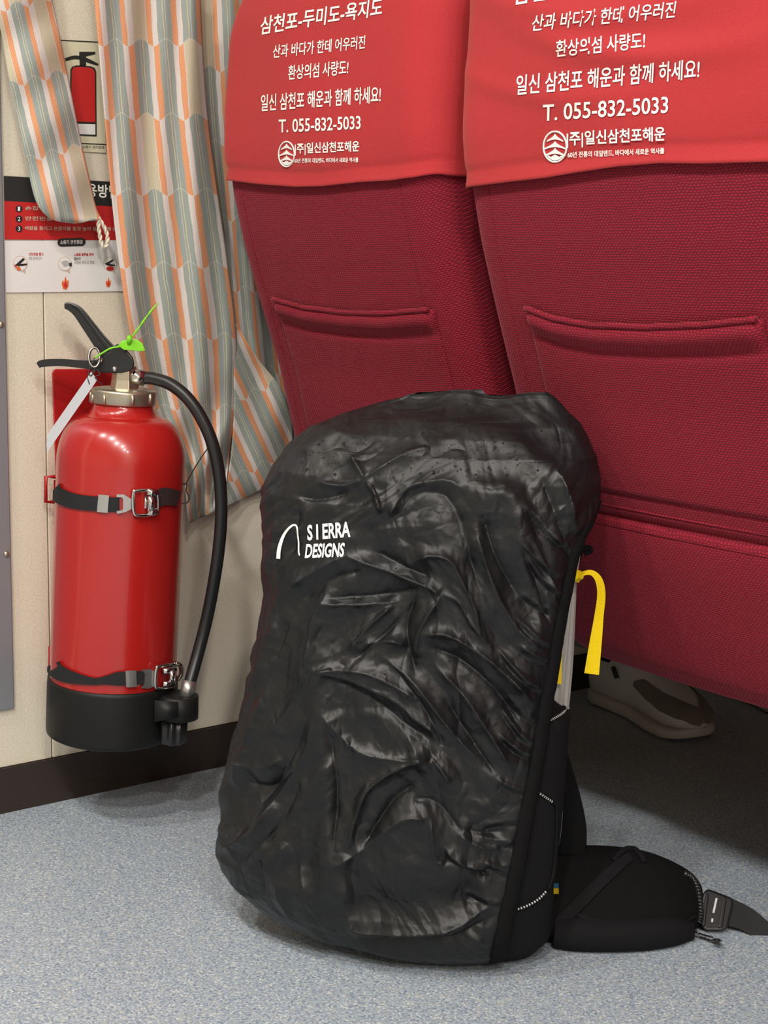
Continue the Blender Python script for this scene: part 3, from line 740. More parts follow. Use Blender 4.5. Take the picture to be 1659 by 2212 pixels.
# rows: py on the centre plane, left, right silhouette px, depth factor
ROWS = [(2036, 780, 1075, .85), (2018, 705, 1130, .94), (1990, 632, 1168, 1.0), (1950, 552, 1184, 1), (1910, 495, 1191, 1), (1860, 461, 1196, 1), (1800, 466, 1203, 1), (1700, 485, 1213, 1), (1650, 491, 1216, 1), (1600, 501, 1216, 1), (1500, 520, 1226, 1),
        (1380, 545, 1232, 1), (1300, 560, 1240, .98), (1200, 561, 1252, .97), (1130, 559, 1268, .95), (1070, 562, 1288, .92), (1020, 580, 1292, .87), (970, 618, 1284, .78), (935, 665, 1268, .66), (905, 735, 1252, .52), (882, 810, 1232, .38), (864, 862, 1212, .25), (852, 884, 1192, .15), (846, 905, 1175, .06)]
RA = np.array(ROWS, float)[::-1]
def rowpar(py):
    L = np.interp(py, RA[:, 0], RA[:, 1]); R = np.interp(py, RA[:, 0], RA[:, 2]); k = np.interp(py, RA[:, 0], RA[:, 3]); return L, R, k
def section(py, Rover=None):
    L, R, k = rowpar(py)
    if Rover is not None: R = Rover(py, R)
    a, b = pk(L, py), pk(R, py); c = (a + b) / 2; half = np.linalg.norm(b - a) / 2
    asp = ASP * k * (730 / max(R - L, 500)) ** .5
    ext = np.max(np.abs(SH[:, 0] * (SN @ R0) + SH[:, 1] * asp * (FN @ R0)))
    c = c.copy(); s_ = half / ext
    return c, s_, s_ * asp
HEM = np.array([(1292, 1000), (1290, 1050), (1276, 1090), (1256, 1150), (1238, 1200), (1222, 1270), (1205, 1350), (1190, 1450), (1172, 1560), (1150, 1680), (1130, 1780), (1112, 1880), (1090, 1990), (1070, 2080)], float)
def hemx(py): return np.interp(py, HEM[:, 1], HEM[:, 0])
# crease list in photo pixels: (kind amp_mm width_px points)
CR_ = [
 (11, 26, [(720, 1270), (690, 1340), (676, 1440), (700, 1560), (714, 1700), (715, 1850), (735, 1930), (790, 2010)]),
 (7, 16, [(680, 1445), (760, 1470), (850, 1510), (906, 1560), (960, 1590)]), (-6, 12, [(700, 1462), (790, 1500), (870, 1560), (930, 1600)]),
 (6, 12, [(671, 1445), (640, 1500), (580, 1604)]), (6, 14, [(686, 1546), (657, 1633), (600, 1720), (551, 1806)]), (-6, 14, [(660, 1560), (620, 1650), (560, 1740)]),
 (-8, 16, [(708, 1556), (728, 1681), (722, 1864)]), (6, 14, [(705, 1545), (770, 1620), (860, 1640), (932, 1633)]),
 (9, 14, [(932, 1633), (855, 1662), (787, 1720), (753, 1840)]), (-8, 14, [(900, 1690), (840, 1740), (777, 1840)]), (6, 10, [(932, 1633), (975, 1690)]), (-6, 12, [(890, 1726), (940, 1734), (1000, 1800)]),
 (8, 16, [(720, 1874), (768, 1845), (811, 1811), (874, 1768), (932, 1763)]), (6, 10, [(932, 1763), (938, 1850), (960, 1870)]), (-8, 12, [(946, 1850), (1018, 1884), (1062, 1896)]),
 (8, 10, [(960, 1832), (1000, 1868), (1060, 1880)]), (5, 9, [(990, 1800), (1040, 1830), (1085, 1830)]), (-5, 9, [(1000, 1790), (1050, 1805), (1100, 1795)]),
 (-8, 34, [(745, 1950), (850, 1960), (980, 1955), (1050, 1935)]), (10, 10, [(749, 1985), (777, 2008), (860, 2018), (970, 2006), (1067, 1960)]), (-8, 12, [(770, 2030), (860, 2040), (980, 2030), (1080, 1980)]),
 (6, 16, [(474, 1835), (546, 1802), (599, 1729)]), (5, 14, [(560, 1888), (623, 1821)]), (-6, 16, [(520, 1860), (600, 1790), (650, 1690)]), (5, 12, [(500, 1650), (560, 1660), (610, 1640)]), (-5, 12, [(520, 1690), (580, 1700), (640, 1660)]),
 (7, 10, [(791, 1039), (776, 1013), (760, 985)]), (6, 10, [(791, 1039), (740, 1050), (685, 1042)]), (6, 10, [(791, 1039), (812, 1070), (822, 1110)]), (6, 12, [(791, 1039), (830, 1010), (877, 984), (950, 965)]), (-5, 12, [(760, 1060), (690, 1075), (640, 1070)]),
 (7, 14, [(627, 1268), (690, 1230), (747, 1201)]), (-6, 14, [(640, 1300), (720, 1250), (780, 1235)]), (-7, 14, [(704, 1292), (780, 1290), (849, 1284), (906, 1272)]), (7, 12, [(700, 1304), (780, 1306), (860, 1300)]),
 (8, 12, [(747, 1201), (839, 1235), (926, 1268), (952, 1285)]), (-7, 14, [(800, 1190), (880, 1230), (930, 1250)]), (9, 12, [(890, 1215), (930, 1200), (974, 1210), (998, 1254), (1027, 1317), (1040, 1390)]),
 (-6, 16, [(868, 1100), (890, 1071), (930, 1060), (974, 1080), (1003, 1157), (1022, 1230), (1050, 1310)]), (6, 14, [(830, 1130), (862, 1080), (890, 1050), (964, 1040), (1000, 1060)]), (8, 20, [(1010, 1090), (1060, 1065), (1114, 1085), (1130, 1206), (1167, 1302)]),
 (-7, 14, [(1040, 1110), (1070, 1200), (1120, 1290)]), (6, 12, [(1030, 1150), (1060, 1250), (1110, 1350), (1160, 1400)]),
 (7, 12, [(670, 1447), (781, 1450), (853, 1480), (906, 1514)]), (-8, 14, [(897, 1283), (877, 1350), (885, 1410), (897, 1461)]), (9, 11, [(955, 1283), (906, 1365), (897, 1423)]), (7, 12, [(709, 1283), (685, 1350), (670, 1447)]),
 (7, 12, [(849, 1307), (800, 1350), (752, 1408)]), (-6, 12, [(870, 1330), (820, 1380), (760, 1430)]), (9, 13, [(911, 1370), (974, 1374), (1070, 1437), (1150, 1520)]), (-8, 14, [(920, 1395), (1000, 1430), (1080, 1500), (1130, 1580)]),
 (7, 12, [(780, 1395), (840, 1385), (880, 1395)]), (8, 12, [(940, 1440), (1000, 1500), (1060, 1590), (1100, 1660)]), (-7, 12, [(960, 1510), (1020, 1600), (1070, 1670)]), (6, 10, [(830, 1420), (900, 1480), (960, 1560), (1030, 1640)]),
 (-5, 10, [(850, 1440), (910, 1520), (960, 1610)]), (6, 10, [(955, 1283), (990, 1300), (1020, 1350), (1060, 1400)]),
 (5, 12, [(600, 1330), (560, 1420), (540, 1500)]), (5, 12, [(640, 1320), (610, 1400), (580, 1480), (560, 1560)]), (-5, 12, [(620, 1340), (590, 1430)]), (4, 10, [(600, 1080), (590, 1180), (600, 1290)]), (-4, 10, [(640, 1100), (625, 1200)]),
 (5, 26, [(640, 955), (760, 925), (930, 905), (1060, 925), (1160, 985), (1230, 1080)]), (-6, 30, [(700, 930), (860, 890), (1000, 890), (1130, 930), (1220, 1020)]),
 (5, 10, [(1200, 1010), (1230, 1090), (1240, 1150)]), (-4, 10, [(1170, 1030), (1205, 1120), (1220, 1190)]), (5, 9, [(1140, 1150), (1180, 1240), (1200, 1310)]), (-5, 9, [(1120, 1170), (1160, 1270), (1185, 1350)]),
 (5, 10, [(560, 1540), (520, 1640), (505, 1700)]), (5, 12, [(620, 1830), (600, 1920), (640, 2000)]), (-4, 14, [(560, 1850), (570, 1940)]), (4, 12, [(660, 1780), (650, 1880), (680, 1980)]),
]
for k in range(16):                                        # gathers running in from the elastic hem
    y = 1180 + k * 52 + rng.uniform(-22, 22); x = hemx(y) - 6; l = rng.uniform(50, 110); a = rng.uniform(.5, 1.1) if y < 1650 else rng.uniform(-.3, .5)
    for s_, dy in ((1, 0), (-1, 14)):
        CR_.append((s_ * rng.uniform(2, 5), rng.uniform(5, 9), [(x, y + dy), (x - l * .5, y + dy - l * a * .35), (x - l, y + dy - l * a)]))
def seg_dist(P, A, B):
    d = B - A; t = np.clip(((P - A) @ d) / (d @ d), 0, 1); return np.linalg.norm(P - (A + t[:, None] * d), axis=1), t
def creases(Q):
    D = np.zeros(len(Q))
    for amp, wd, pts in CR_:
        L = smoothline(pts, 12); lo = L.min(0) - 5 * wd; hi = L.max(0) + 5 * wd
        msk = np.all((Q > lo) & (Q < hi), axis=1)
        if not msk.any(): continue
        q = Q[msk]; best = np.full(len(q), 1e9); tt = np.zeros(len(q))
        for i in range(len(L) - 1):
            d, t = seg_dist(q, L[i], L[i + 1]); b = d < best; best[b] = d[b]; tt[b] = (i + t[b]) / (len(L) - 1)
        fade = np.clip(np.minimum(tt, 1 - tt) * 6 + .15, 0, 1)
        f = np.exp(-best / wd) if wd < 20 else np.exp(-(best / wd) ** 2 * .6)
        D[msk] += amp * .001 * f * fade
    return D
def crumple(P, scale, n, seed):
    """faceted folds: upper envelope of random pyramids in (u,v) metres"""
    r = np.random.default_rng(seed); lo = P.min(0); hi = P.max(0); C_ = r.uniform(lo, hi, (n, 2)); h = np.full(len(P), -1e9)
    for c in C_:
        a = (.95 if c[0] < -.06 else -.9) + r.normal(0, .5); kx, ky = r.uniform(.3, .7), r.uniform(1.0, 2.0); q = P - c; x = q[:, 0] * math.cos(a) + q[:, 1] * math.sin(a); y = -q[:, 0] * math.sin(a) + q[:, 1] * math.cos(a)
        h = np.maximum(h, r.uniform(0, .8) - (np.abs(x) * kx + np.abs(y) * ky) / scale)
    return h
NR, NC = 520, 520
pys = np.concatenate([[2037.5, 2037], np.linspace(2036, 900, NR - 62), np.linspace(898, 846.2, 60)])
P3 = np.zeros((len(pys), NC, 3)); N3 = np.zeros_like(P3); UVp = np.zeros((len(pys), NC, 2))
Z0 = .006
for j, py in enumerate(pys):
    c, s_, b_ = section(min(max(py, 846.1), 2036))
    if j < 2: s_ *= (.55, .93)[j]; b_ *= (.55, .93)[j]
    # right hem angle: where the section's surface meets the hem line
    hx = None
    pts = c + np.outer(SH[:, 0] * s_, SN) + np.outer(SH[:, 1] * b_, FN); pr_ = proj(pts)
    sel = (ths > -.2) & (ths < 2.0)
    dx = pr_[sel, 0] - hemx(pr_[sel, 1]); i = np.argmax(dx > 0) if (dx > 0).any() else -1
    th_r = ths[sel][i] if i >= 0 else 2.0
    if py < 1120: th_r = max(th_r, np.interp(py, [900, 1120], [3.1, th_r]))
    th_r = min(th_r, 3.14); th_l = -2.4 if py > 1100 else np.interp(py, [900, 1100], [-3.14, -2.4])
    tt = np.linspace(th_r, th_l, NC)
    # even arc spacing: superellipse needs resampling
    sh = np.array([shape(t) for t in tt]); pp = c + np.outer(sh[:, 0] * s_, SN) + np.outer(sh[:, 1] * b_, FN)
    dl = np.concatenate([[0], np.cumsum(np.linalg.norm(np.diff(pp, axis=0), axis=1))]); sN = np.linspace(0, dl[-1], NC)
    for k in range(3): P3[j, :, k] = np.interp(sN, dl, pp[:, k])
    UVp[j, :, 0] = sN - dl[-1] / 2; UVp[j, :, 1] = c[2]
P3[:, :, 2] = np.maximum(P3[:, :, 2], Z0)
du = np.gradient(P3, axis=1); dv = np.gradient(P3, axis=0); N3 = np.cross(du, dv); N3 /= np.linalg.norm(N3, axis=2)[:, :, None] + 1e-12
if (N3[300, 250] @ FN) < 0: N3 = -N3
Pf = P3.reshape(-1, 3); Nf = N3.reshape(-1, 3); Q = proj(Pf); UVf = UVp.reshape(-1, 2)
facing = np.clip(-(Nf @ FWD) * 4, 0, 1)
disp = creases(Q) * facing
wv = UVf + .012 * np.stack([np.sin(UVf[:, 1] * 40 + 2 * np.sin(UVf[:, 0] * 23)), np.sin(UVf[:, 0] * 35 + 1.7)], 1)
py_f = Q[:, 1]
msk_top = np.clip((py_f - 960) / 160, .18, 1)
disp += msk_top * (.0050 * (crumple(wv, .11, 60, 1) - crumple(wv, .10, 60, 2)) + .0034 * (crumple(wv, .045, 260, 3) - crumple(wv, .045, 260, 4)) + .0007 * (crumple(wv, .018, 900, 5) - crumple(wv, .018, 900, 6)))
Vt = UVf[:, 1]
disp -= np.mean(disp)
disp += .0035 * np.sin(UVf[:, 0] * 46 + 2 * np.sin(UVf[:, 0] * 19)) * np.clip((905 - py_f) / 40, 0, 1)
disp *= np.clip(Pf[:, 2] / .03, .1, 1)
edge = np.minimum(np.tile(np.arange(NC), len(pys)), 30) / 30.0
disp = disp * (.35 + .65 * edge) - .0015 * (1 - edge)
PV = Pf + Nf * disp[:, None]
PV[:, 2] = np.maximum(PV[:, 2], .004)
bp = empty('backpack', (PC[0], PC[1], 0), 'large black backpack under a wet wrinkled rain cover standing on the floor', 'backpack')
F = gridfaces(len(pys), NC) + [tuple((len(pys) - 1) * NC + k for k in range(NC))[::-1]]
rain = mk('rain_cover', PV, F, M['rain'], bp, recalc=False)
bvh = BVHTree.FromPolygons([Vector(v) for v in PV], F[:-1])
def rmap(px, py, off=0.0):
    d = ray(px, py); h = bvh.ray_cast(Vector(CAM), Vector(d))
    p = np.array(h[0]) if h[0] is not None else pk(px, py); return p - d * off
# pack body inside: full section, narrower beside the stuff sack
def rb(py, R): return min(R, hemx(py) + 4) if py < 1490 else np.interp(py, [1490, 1515], [hemx(1490) + 4, 1231]) if py < 1515 else np.interp(py, [1515, 1700, 1900, 1990, 2036], [1231, 1217, 1197, 1190, 1150])
bv = []; bpy_ = np.concatenate([np.linspace(2036, 1000, 120), [960, 930]]); nb = 96
for j, py in enumerate(bpy_):
    L, R, k = rowpar(py); Rr = rb(py, R)
    c, s_, b_ = section(py, lambda p, r: Rr)
    sh_l = pk(L + 22, py) - pk(L, py); 
    s_ *= .968; b_ *= .84; c = c + R0 * s_ * .022
    if j == 0: s_ *= .93; b_ *= .93
    for t in np.linspace(-math.pi, math.pi, nb, endpoint=False):
        a, b = shape(t); q = c + SN * a * s_ + FN * b * (b_ - .006); q[2] = max(q[2], .003); bv.append(q)
F = gridfaces(len(bpy_), nb, True) + [tuple(range(nb)), tuple((len(bpy_) - 1) * nb + k for k in range(nb))[::-1]]
mk('pack_body', bv, F, M['pack2'], bp)
bvb = BVHTree.FromPolygons([Vector(v) for v in bv], F[:-2])
def bmap(px, py, off=0.0):
    d = ray(px, py); h = bvb.ray_cast(Vector(CAM), Vector(d))
    p = np.array(h[0]) if h[0] is not None else pk(px, py); return p - d * off
# elastic hem binding: swept along the cover's edge column
ed = PV.reshape(len(pys), NC, 3)[:, 0]; ed = ed[(pys < 2015) & (pys > 1060)][::6]
edn = N3[:, 0][(pys < 2015) & (pys > 1060)][::6]
tw = np.cross(np.gradient(ed, axis=0), edn); tw /= np.linalg.norm(tw, axis=1)[:, None]
if tw[10] @ R0 < 0: tw = -tw
V = []
for p, n_, t_ in zip(ed, edn, tw):
    for a, b in ((-.006, .0028), (.008, .0024), (.011, .0008), (.010, -.003), (-.006, -.002)): V.append(p + t_ * a + n_ * b)
mk('elastic_hem', V, gridfaces(len(ed), 5, True), M['pack'], bp)
# logo on the cover
text('logo_print', 'S I ERRA', (664, 1168), (757, 1160), 34, rmap, .0012, M['print'], bp, .03, -.02, 'white maker lettering, partly lost in the folds')
text('logo_print', 'DESIGNS', (658, 1206), (742, 1203), 31, rmap, .0012, M['print'], bp, .03, .12, 'white maker lettering, partly lost in the folds')
arc = [(601, 1207, 4.2), (603, 1185, 4), (611, 1160, 3.2), (622, 1143, 2.4), (634, 1134, 2), (641, 1138, 1.8), (643, 1155, 1.6), (645, 1172, 1.6), (645, 1190, 1.6), (647, 1200, 1.5)]
mk('logo_print', *ribbon(arc, rmap, .0006, .0014, 44), M['print'], bp, False)
# droplets
parts = []; ico = bmesh.new(); bmesh.ops.create_icosphere(ico, subdivisions=1, radius=1); iv = np.array([v.co[:] for v in ico.verts]); ifc = [tuple(v.index for v in f.verts) for f in ico.faces]; ico.free()
for k in range(420):
    if k < 330: x, y = rng.uniform(640, 1230), rng.normal(975, 45)
    else: x, y = rng.uniform(680, 1120), rng.uniform(1060, 1700)
    d = ray(x, y); h = bvh.ray_cast(Vector(CAM), Vector(d))
    if h[0] is None: continue
    r = rng.choice([.0007, .0010, .0014, .0021], p=[.5, .3, .15, .05]); n_ = np.array(h[1]); n_ = n_ if n_ @ FWD < 0 else -n_
    q = iv * r; q = q - np.outer(q @ n_, n_) * .45
    parts.append((q + np.array(h[0]), ifc))
mk('water_droplets', *join(*parts), M['water'], bp, kind='stuff')
# side pocket edge, reflective cords, maker's tab
mk('side_pocket', *join(ribbon([(1182, 1502, 5), (1205, 1512, 5), (1228, 1526, 5)], bmap, .001, .004, 12)), M['pack'], bp)
def dotted(name, pts):
    P = smoothline([bmap(x, y, .004) for x, y in pts], 160); L = np.concatenate([[0], np.cumsum(np.linalg.norm(np.diff(P, axis=0), axis=1))])
    o = mk(name, *tube(P[::3], .0011, 7), M['pack'], bp); n = int(L[-1] / .0032); pr2 = []
    for i in range(n):
        s0 = i * .0032; a = np.array([np.interp(s0, L, P[:, k]) for k in range(3)]); b = np.array([np.interp(s0 + .0016, L, P[:, k]) for k in range(3)])
        pr2.append(tube([a, b], .00125, 6))
    mk('reflective_fleck', *join(*pr2), M['reflect'], o, kind='stuff'); return o
dotted('bungee_cord', [(1168, 1562), (1190, 1555), (1212, 1543), (1229, 1528)])
dotted('bungee_cord', [(1146, 1702), (1172, 1718), (1196, 1734)])
mk('bungee_cord', *tube(smoothline([bmap(x, y, .004) for x, y in ((1196, 1734), (1202, 1750), (1201, 1830), (1194, 1890), (1185, 1920))], 40), .0012, 7), M['pack2'], bp)
dotted('bungee_cord', [(1092, 1967), (1125, 1962), (1160, 1945), (1183, 1922)])

# hip belt lying on the floor to the right
def floormap_tilt(px, bot, top, back):
    Pb = hit(px, bot, ZN, .005); d = float(HEAD @ Pb); return Pb, hit(px, top, HEAD, d + back)
def pad(rows, thick, back, nseg=28, n=60):
    RR = smoothline(rows, n); V = []
    for px, top, bot, k in RR:
        Pb, Pt = floormap_tilt(px, bot, top, back * k + .01); c = (Pb + Pt) / 2; a = (Pt - Pb) / 2; nn = nrm(np.cross(R0, nrm(a)))
        if nn @ HEAD > 0: nn = -nn
        for s in range(nseg):
            q = 2 * math.pi * s / nseg; e = 2 / 2.6; cc, ss = math.cos(q), math.sin(q)
            V.append(c + a * math.copysign(abs(cc) ** e, cc) + nn * thick / 2 * k * math.copysign(abs(ss) ** e, ss))
    V = np.array(V); V[:, 2] = np.maximum(V[:, 2], .003)
    return V, gridfaces(n, nseg, True) + [tuple(range(nseg)), tuple((n - 1) * nseg + i for i in range(nseg))[::-1]]
upper = [(1120, 1842, 2030, 1), (1180, 1834, 2032, 1), (1230, 1836, 2036, 1), (1290, 1836, 2040, 1), (1345, 1841, 2040, 1), (1400, 1852, 2036, .95), (1450, 1872, 2028, .85), (1490, 1895, 2014, .7), (1512, 1918, 2000, .45), (1519, 1945, 1985, .15)]
V, F = pad(upper, .062, .085); hb_ = mk('hip_belt', V, F, M['pack'], bp)
bvd = BVHTree.FromPolygons([Vector(v) for v in V], F[:-2])
def dmap(px, py, off=0.0):
    d = ray(px, py); h = bvd.ray_cast(Vector(CAM), Vector(d))
    if h[0] is None:
        h2 = bvd.find_nearest(Vector(hit(px, py, HEAD, float(HEAD @ hit(1400, 2010, ZN, 0))))); p = np.array(h2[0]); dd = (p - CAM) @ d; p = CAM + d * dd
    else: p = np.array(h[0])
    return p - d * off
mk('belt_zip', *ribbon([(1225, 1968, 3), (1300, 1992, 3), (1400, 2000, 3), (1470, 1995, 3), (1502, 1978, 3)], dmap, .0005, .0025, 50), M['pack2'], hb_, False)
mk('belt_binding', *ribbon([(1215, 1995, 5), (1290, 2018, 5), (1400, 2022, 5), (1480, 2008, 5)], dmap, .0, .003, 40), M['pack2'], hb_, False)
V, F = pad([(1195, 1985, 2046, .8), (1240, 1995, 2052, 1), (1320, 2000, 2054, 1), (1400, 2002, 2050, 1), (1460, 2000, 2040, .8), (1500, 2000, 2026, .3)], .05, .03); mk('belt_pocket', V, F, M['pack2'], hb_)
mk('belt_strap', *ribbon([(1185, 2016, 13), (1235, 1968, 13), (1290, 1912, 13), (1340, 1866, 12), (1362, 1849, 10)], dmap, .001, .0035, 40), M['pack2'], bp, False)
mk('strap_loop', *tube(smoothline([dmap(1325, 1858, .002), dmap(1345, 1838, .002), dmap(1368, 1834, .002), dmap(1382, 1846, .002), dmap(1392, 1862, .002)], 30), [.0035] * 30, 8), M['pack2'], bp)
# shiny cord on belt end
P = smoothline([dmap(x, y, .004) for x, y in ((1478, 1886), (1496, 1896), (1507, 1920), (1512, 1950), (1513, 1978), (1508, 1998))], 60)
parts = [tube([P[i], P[i + 2]], [.0036, .0030], 8) for i in range(0, 57, 3)]
mk('belt_cord', *join(*parts), material('shiny_cord', (.02, .02, .022), .15, spec=.8), bp)
# buckle and webbing
bd = float(HEAD @ hit(1550, 2012, ZN, 0)); bn = nrm(HEAD - UP * .9)
bpt = hit(1550, 2008, ZN, .003); bm_ = planemap(nrm(HEAD * .75 + UP * -.66), float(nrm(HEAD * .75 + UP * -.66) @ bpt))
o = mk('buckle', *plate([(1520, 1926), (1530, 1920), (1562, 1932), (1582, 1940), (1584, 1956), (1572, 2004), (1560, 2010), (1524, 2010), (1513, 1996), (1512, 1960)], bm_, -.002, .007), M['blackplastic'], bp, False); bevel(o, .0025, 3)
mk('buckle_slot', *join(ribbon([(1548, 1940, 2.2), (1541, 1972, 2.2)], bm_, .007, .0078, 4), ribbon([(1539, 1984, 2), (1538, 1992, 2)], bm_, .007, .0078, 3)), M['reflect'], o, False)
o2 = mk('buckle_bar', *join(ribbon([(1566, 1938, 4), (1556, 2004, 4)], bm_, .006, .011, 5), ribbon([(1528, 1930, 3), (1520, 2000, 3)], bm_, .006, .010, 5)), M['blackplastic'], o, False); bevel(o2, .001)
mk('webbing', *ribbon([(1570, 1968, 30), (1610, 1984, 26), (1640, 2006, 24), (1670, 2032, 22), (1720, 2085, 20)], bm_, .0, .003, 24), M['web'], bp, False)
zp = planemap(ZN, .006)
mk('zip_pull', *join(*([tube([zp(1490, 2012, .003), zp(1506, 2014, .003)], .0016, 7)] + [lathe([zp(1512 + k * 8, 2017 + k * 2.4, -.002), zp(1512 + k * 8, 2017 + k * 2.4, .0015), zp(1512 + k * 8, 2017 + k * 2.4, .004)], [.0012, .0027, .0012], UP, 10) for k in range(4)] + [lathe([zp(1549, 2031, -.003), zp(1549, 2031, .002), zp(1549, 2031, .007)], [.002, .0055, .002], UP, 12)])), material('bead', (.02, .012, .012), .18), bp)
tabm = dmap
mk('maker_tab', *plate([(1196, 1908), (1207, 1908), (1207, 1919), (1196, 1919)], lambda a, b, o_=0: min((dmap(a, b, o_), bmap(a, b, o_)), key=lambda p: np.linalg.norm(p - CAM)), .003, .0045), M['blue'], bp, False)
mk('maker_tab', *plate([(1196, 1919), (1207, 1919), (1207, 1931), (1196, 1931)], lambda a, b, o_=0: min((dmap(a, b, o_), bmap(a, b, o_)), key=lambda p: np.linalg.norm(p - CAM)), .003, .0045), M['yellow'], bp, False)
# shoulder strap hanging behind
sm = planemap(HEAD, float(HEAD @ pk(1210, 1800)) + .06)
o = mk('shoulder_strap', *ribbon([(1212, 1600, 6), (1222, 1660, 14), (1236, 1730, 20), (1240, 1790, 27), (1236, 1850, 30)], sm, -.006, .012, 30), M['pack'], bp, False); bevel(o, .004)
so = planemap(HEAD, float(HEAD @ pk(1250, 1180)) + .03)
mk('haul_loop', *join(pxtube([(1248, 1215), (1256, 1190), (1270, 1182), (1276, 1190), (1262, 1196)], so, 0, .0025, 30, 8)), M['pack'], bp)

# ------------------------------------------------------------------ stuff sack in the side pocket
sp = planemap(PN, float(PN @ PC) + .0)
bg = empty('stuff_sack', sp(1212, 1520), 'silver-grey fabric stuff sack tied with a yellow strap in the backpack side pocket', 'bag')
rows = smoothline([(1256, 1160, 3), (1249, 1190, 6), (1240, 1225, 10), (1236, 1247, 10), (1231, 1275, 14), (1221, 1350, 21), (1213, 1430, 25), (1207, 1490, 26), (1204, 1530, 25)], 60)
V = []
for x, y, r in rows:
    c = sp(x, y, .01); 
    for k in range(48):
        q = 2 * math.pi * k / 48; rr_ = r * SCL * .72 * (1 + .10 * math.cos(q * 9 + .5) + .05 * math.cos(q * 4))
        V.append(c + R0 * rr_ * 1.0 * math.cos(q) - HEAD * rr_ * .9 * math.sin(q))
mk('sack_body', V, gridfaces(60, 48, True) + [tuple(range(48)), tuple(59 * 48 + k for k in range(48))[::-1]], M['silver'], bg)
mk('yellow_knot', *join(ribbon([(1226, 1238, 9), (1240, 1245, 11), (1254, 1250, 9)], sp, .022, .034, 14), pxtube([(1230, 1254, .036), (1240, 1246, .040), (1252, 1240, .034)], sp, 0, .0045, 16, 10), pxtube([(1228, 1238, .034), (1240, 1236, .038), (1256, 1246, .034)], sp, 0, .004, 16, 10)), M['yellow'], bg)
def yrib(pts, n=40):                                       # (px,py,halfwidth,depth)
    L = smoothline(pts, n); T = np.gradient(L[:, :2], axis=0); T /= np.linalg.norm(T, axis=1)[:, None]; V = []
    for l, t in zip(L, T):
        nx = np.array([-t[1], t[0]]); a = l[:2] - nx * l[2]; b = l[:2] + nx * l[2]
        V += [sp(*a, l[3]), sp(*b, l[3] + .004), sp(*b, l[3] + .0055), sp(*a, l[3] + .0015)]
    return V, gridfaces(n, 4, True) + [(0, 1, 2, 3), tuple(4 * (n - 1) + k for k in (3, 2, 1, 0))]
mk('yellow_strap', *yrib([(1247, 1246, 6, .034), (1262, 1238, 5, .034), (1280, 1238, 6, .034), (1294, 1254, 8, .034), (1299, 1285, 9, .032), (1294, 1330, 10, .03), (1287, 1385, 13, .03), (1278, 1456, 16, .03)]), M['yellow'], bg, False)
mk('yellow_strap', *yrib([(1212, 1370, 3, .028), (1206, 1420, 8, .028), (1198, 1476, 15, .028)], 14), M['yellow'], bg, False)

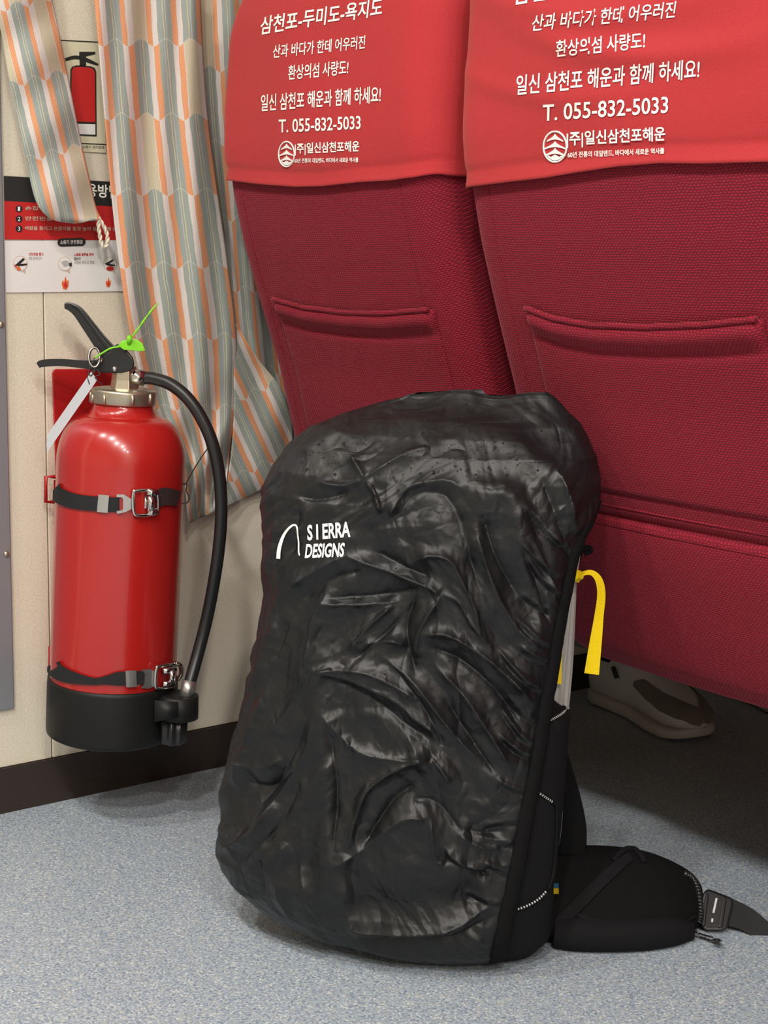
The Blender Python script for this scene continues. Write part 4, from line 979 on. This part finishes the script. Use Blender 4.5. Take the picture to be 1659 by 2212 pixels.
# ------------------------------------------------------------------ sneakers under the seat
def sneaker(loc, ang, label):
    e = empty('sneaker', loc, label, 'shoe', 'grey sneakers under the seats')
    ca, sa = math.cos(ang), math.sin(ang)
    def W(x, y, z): return np.array([loc[0] + x * ca - y * sa, loc[1] + x * sa + y * ca, loc[2] + z])
    xs = np.linspace(0, 1, 40); LEN = .27
    hwid = lambda t: np.interp(t, [0, .03, .1, .25, .45, .65, .8, .92, .98, 1], [.012, .026, .034, .034, .036, .048, .050, .040, .022, .006])
    cyo = lambda t: np.interp(t, [0, .4, .7, 1], [0, .002, -.002, -.010])
    hz = lambda t: np.interp(t, [0, .05, .15, .3, .42, .55, .7, .85, .95, 1], [.085, .098, .100, .104, .104, .092, .076, .062, .050, .030])
    def loft(h0, h1, scale, n=28, e_=.75):
        V = []
        for t in xs:
            for k in range(n):
                q = 2 * math.pi * k / n; c_, s_ = math.cos(q), math.sin(q)
                y = math.copysign(abs(c_) ** e_, c_) * hwid(t) * scale; a, b = h0(t), h1(t)
                z = (a + b) / 2 + math.copysign(abs(s_) ** e_, s_) * (b - a) / 2
                if s_ > 0 and scale < 1.0: y *= 1 - .35 * s_
                V.append(W(t * LEN, y + cyo(t), z))
        return V, gridfaces(len(xs), n, True) + [tuple(range(n)), tuple((len(xs) - 1) * n + k for k in range(n))[::-1]]
    toe = lambda t: .004 + .012 * max(0, (t - .8) / .2) ** 2
    mk('upper', *loft(lambda t: .009 + toe(t), hz, .97), M['shoe'], e)
    mk('sole', *loft(lambda t: toe(t) - .004, lambda t: .021 - .004 * t + toe(t) * .6, 1.04, 28, .4), M['sole'], e)
    # toe cap and side overlay
    pr_ = []
    for sg in (1, -1):
        V = []
        for i in range(30):
            t = .50 + .498 * i / 29; qm = math.radians(np.interp(t, [.5, .58, .75, .86, .94], [8, 30, 42, 62, 90]))
            for k in range(10):
                q = math.radians(4) + qm * k / 9 * .957; c_, s_ = math.cos(q), math.sin(q); a, b = .009 + toe(t), hz(t)
                y = sg * c_ ** .75 * (hwid(t) * .97) * (1 - .35 * s_) * 1.02 + sg * .001
                V.append(W(t * LEN + .001 * (t > .95), y + cyo(t), (a + b) / 2 + s_ ** .75 * (b - a) / 2 + .0016 * s_))
        pr_.append((V, gridfaces(30, 10)))
    V, F_ = join(*pr_)
    mk('toe_cap', V, F_, M['suede'], e)
    for i, t in enumerate((.46, .53, .60)):
        z = hz(t) + .002; P = [W(t * LEN + (.004 if k % 2 else -.002), y, z - abs(y) * .5) for k, y in enumerate(np.linspace(-.024, .024, 7))]
        mk('lace', *tube(smoothline(P, 20), .003, 8), M['sole'], e)
    mk('tongue', *tube([W(.38 * LEN, 0, .100), W(.46 * LEN, 0, .097), W(.62 * LEN, 0, .076)], [.014, .016, .012], 12), M['suede'], e)
    mk('vent_slot', *tube([W(.30 * LEN, -.0345, .078), W(.34 * LEN, -.0345, .062)], .0035, 8), M['ink'], e)
    mk('sock', *tube([W(.17 * LEN, 0, .08), W(.18 * LEN, 0, .13), W(.20 * LEN, 0, .20)], [.030, .033, .036], 20), M['pack2'], e)
    return e
h1 = hit(1545, 1588, ZN, 0)
sneaker((h1[0] - .25, h1[1] - .01, .0), math.radians(-6), 'grey sneaker with taupe toe cap on the floor under the right seat')
sneaker((h1[0] - .20, h1[1] + .22, .0), math.radians(-4), 'second grey sneaker farther under the seat, mostly hidden at the right edge')
print('tris', sum(len(p.vertices) - 2 for o in bpy.data.objects if o.type == 'MESH' for p in o.data.polygons))
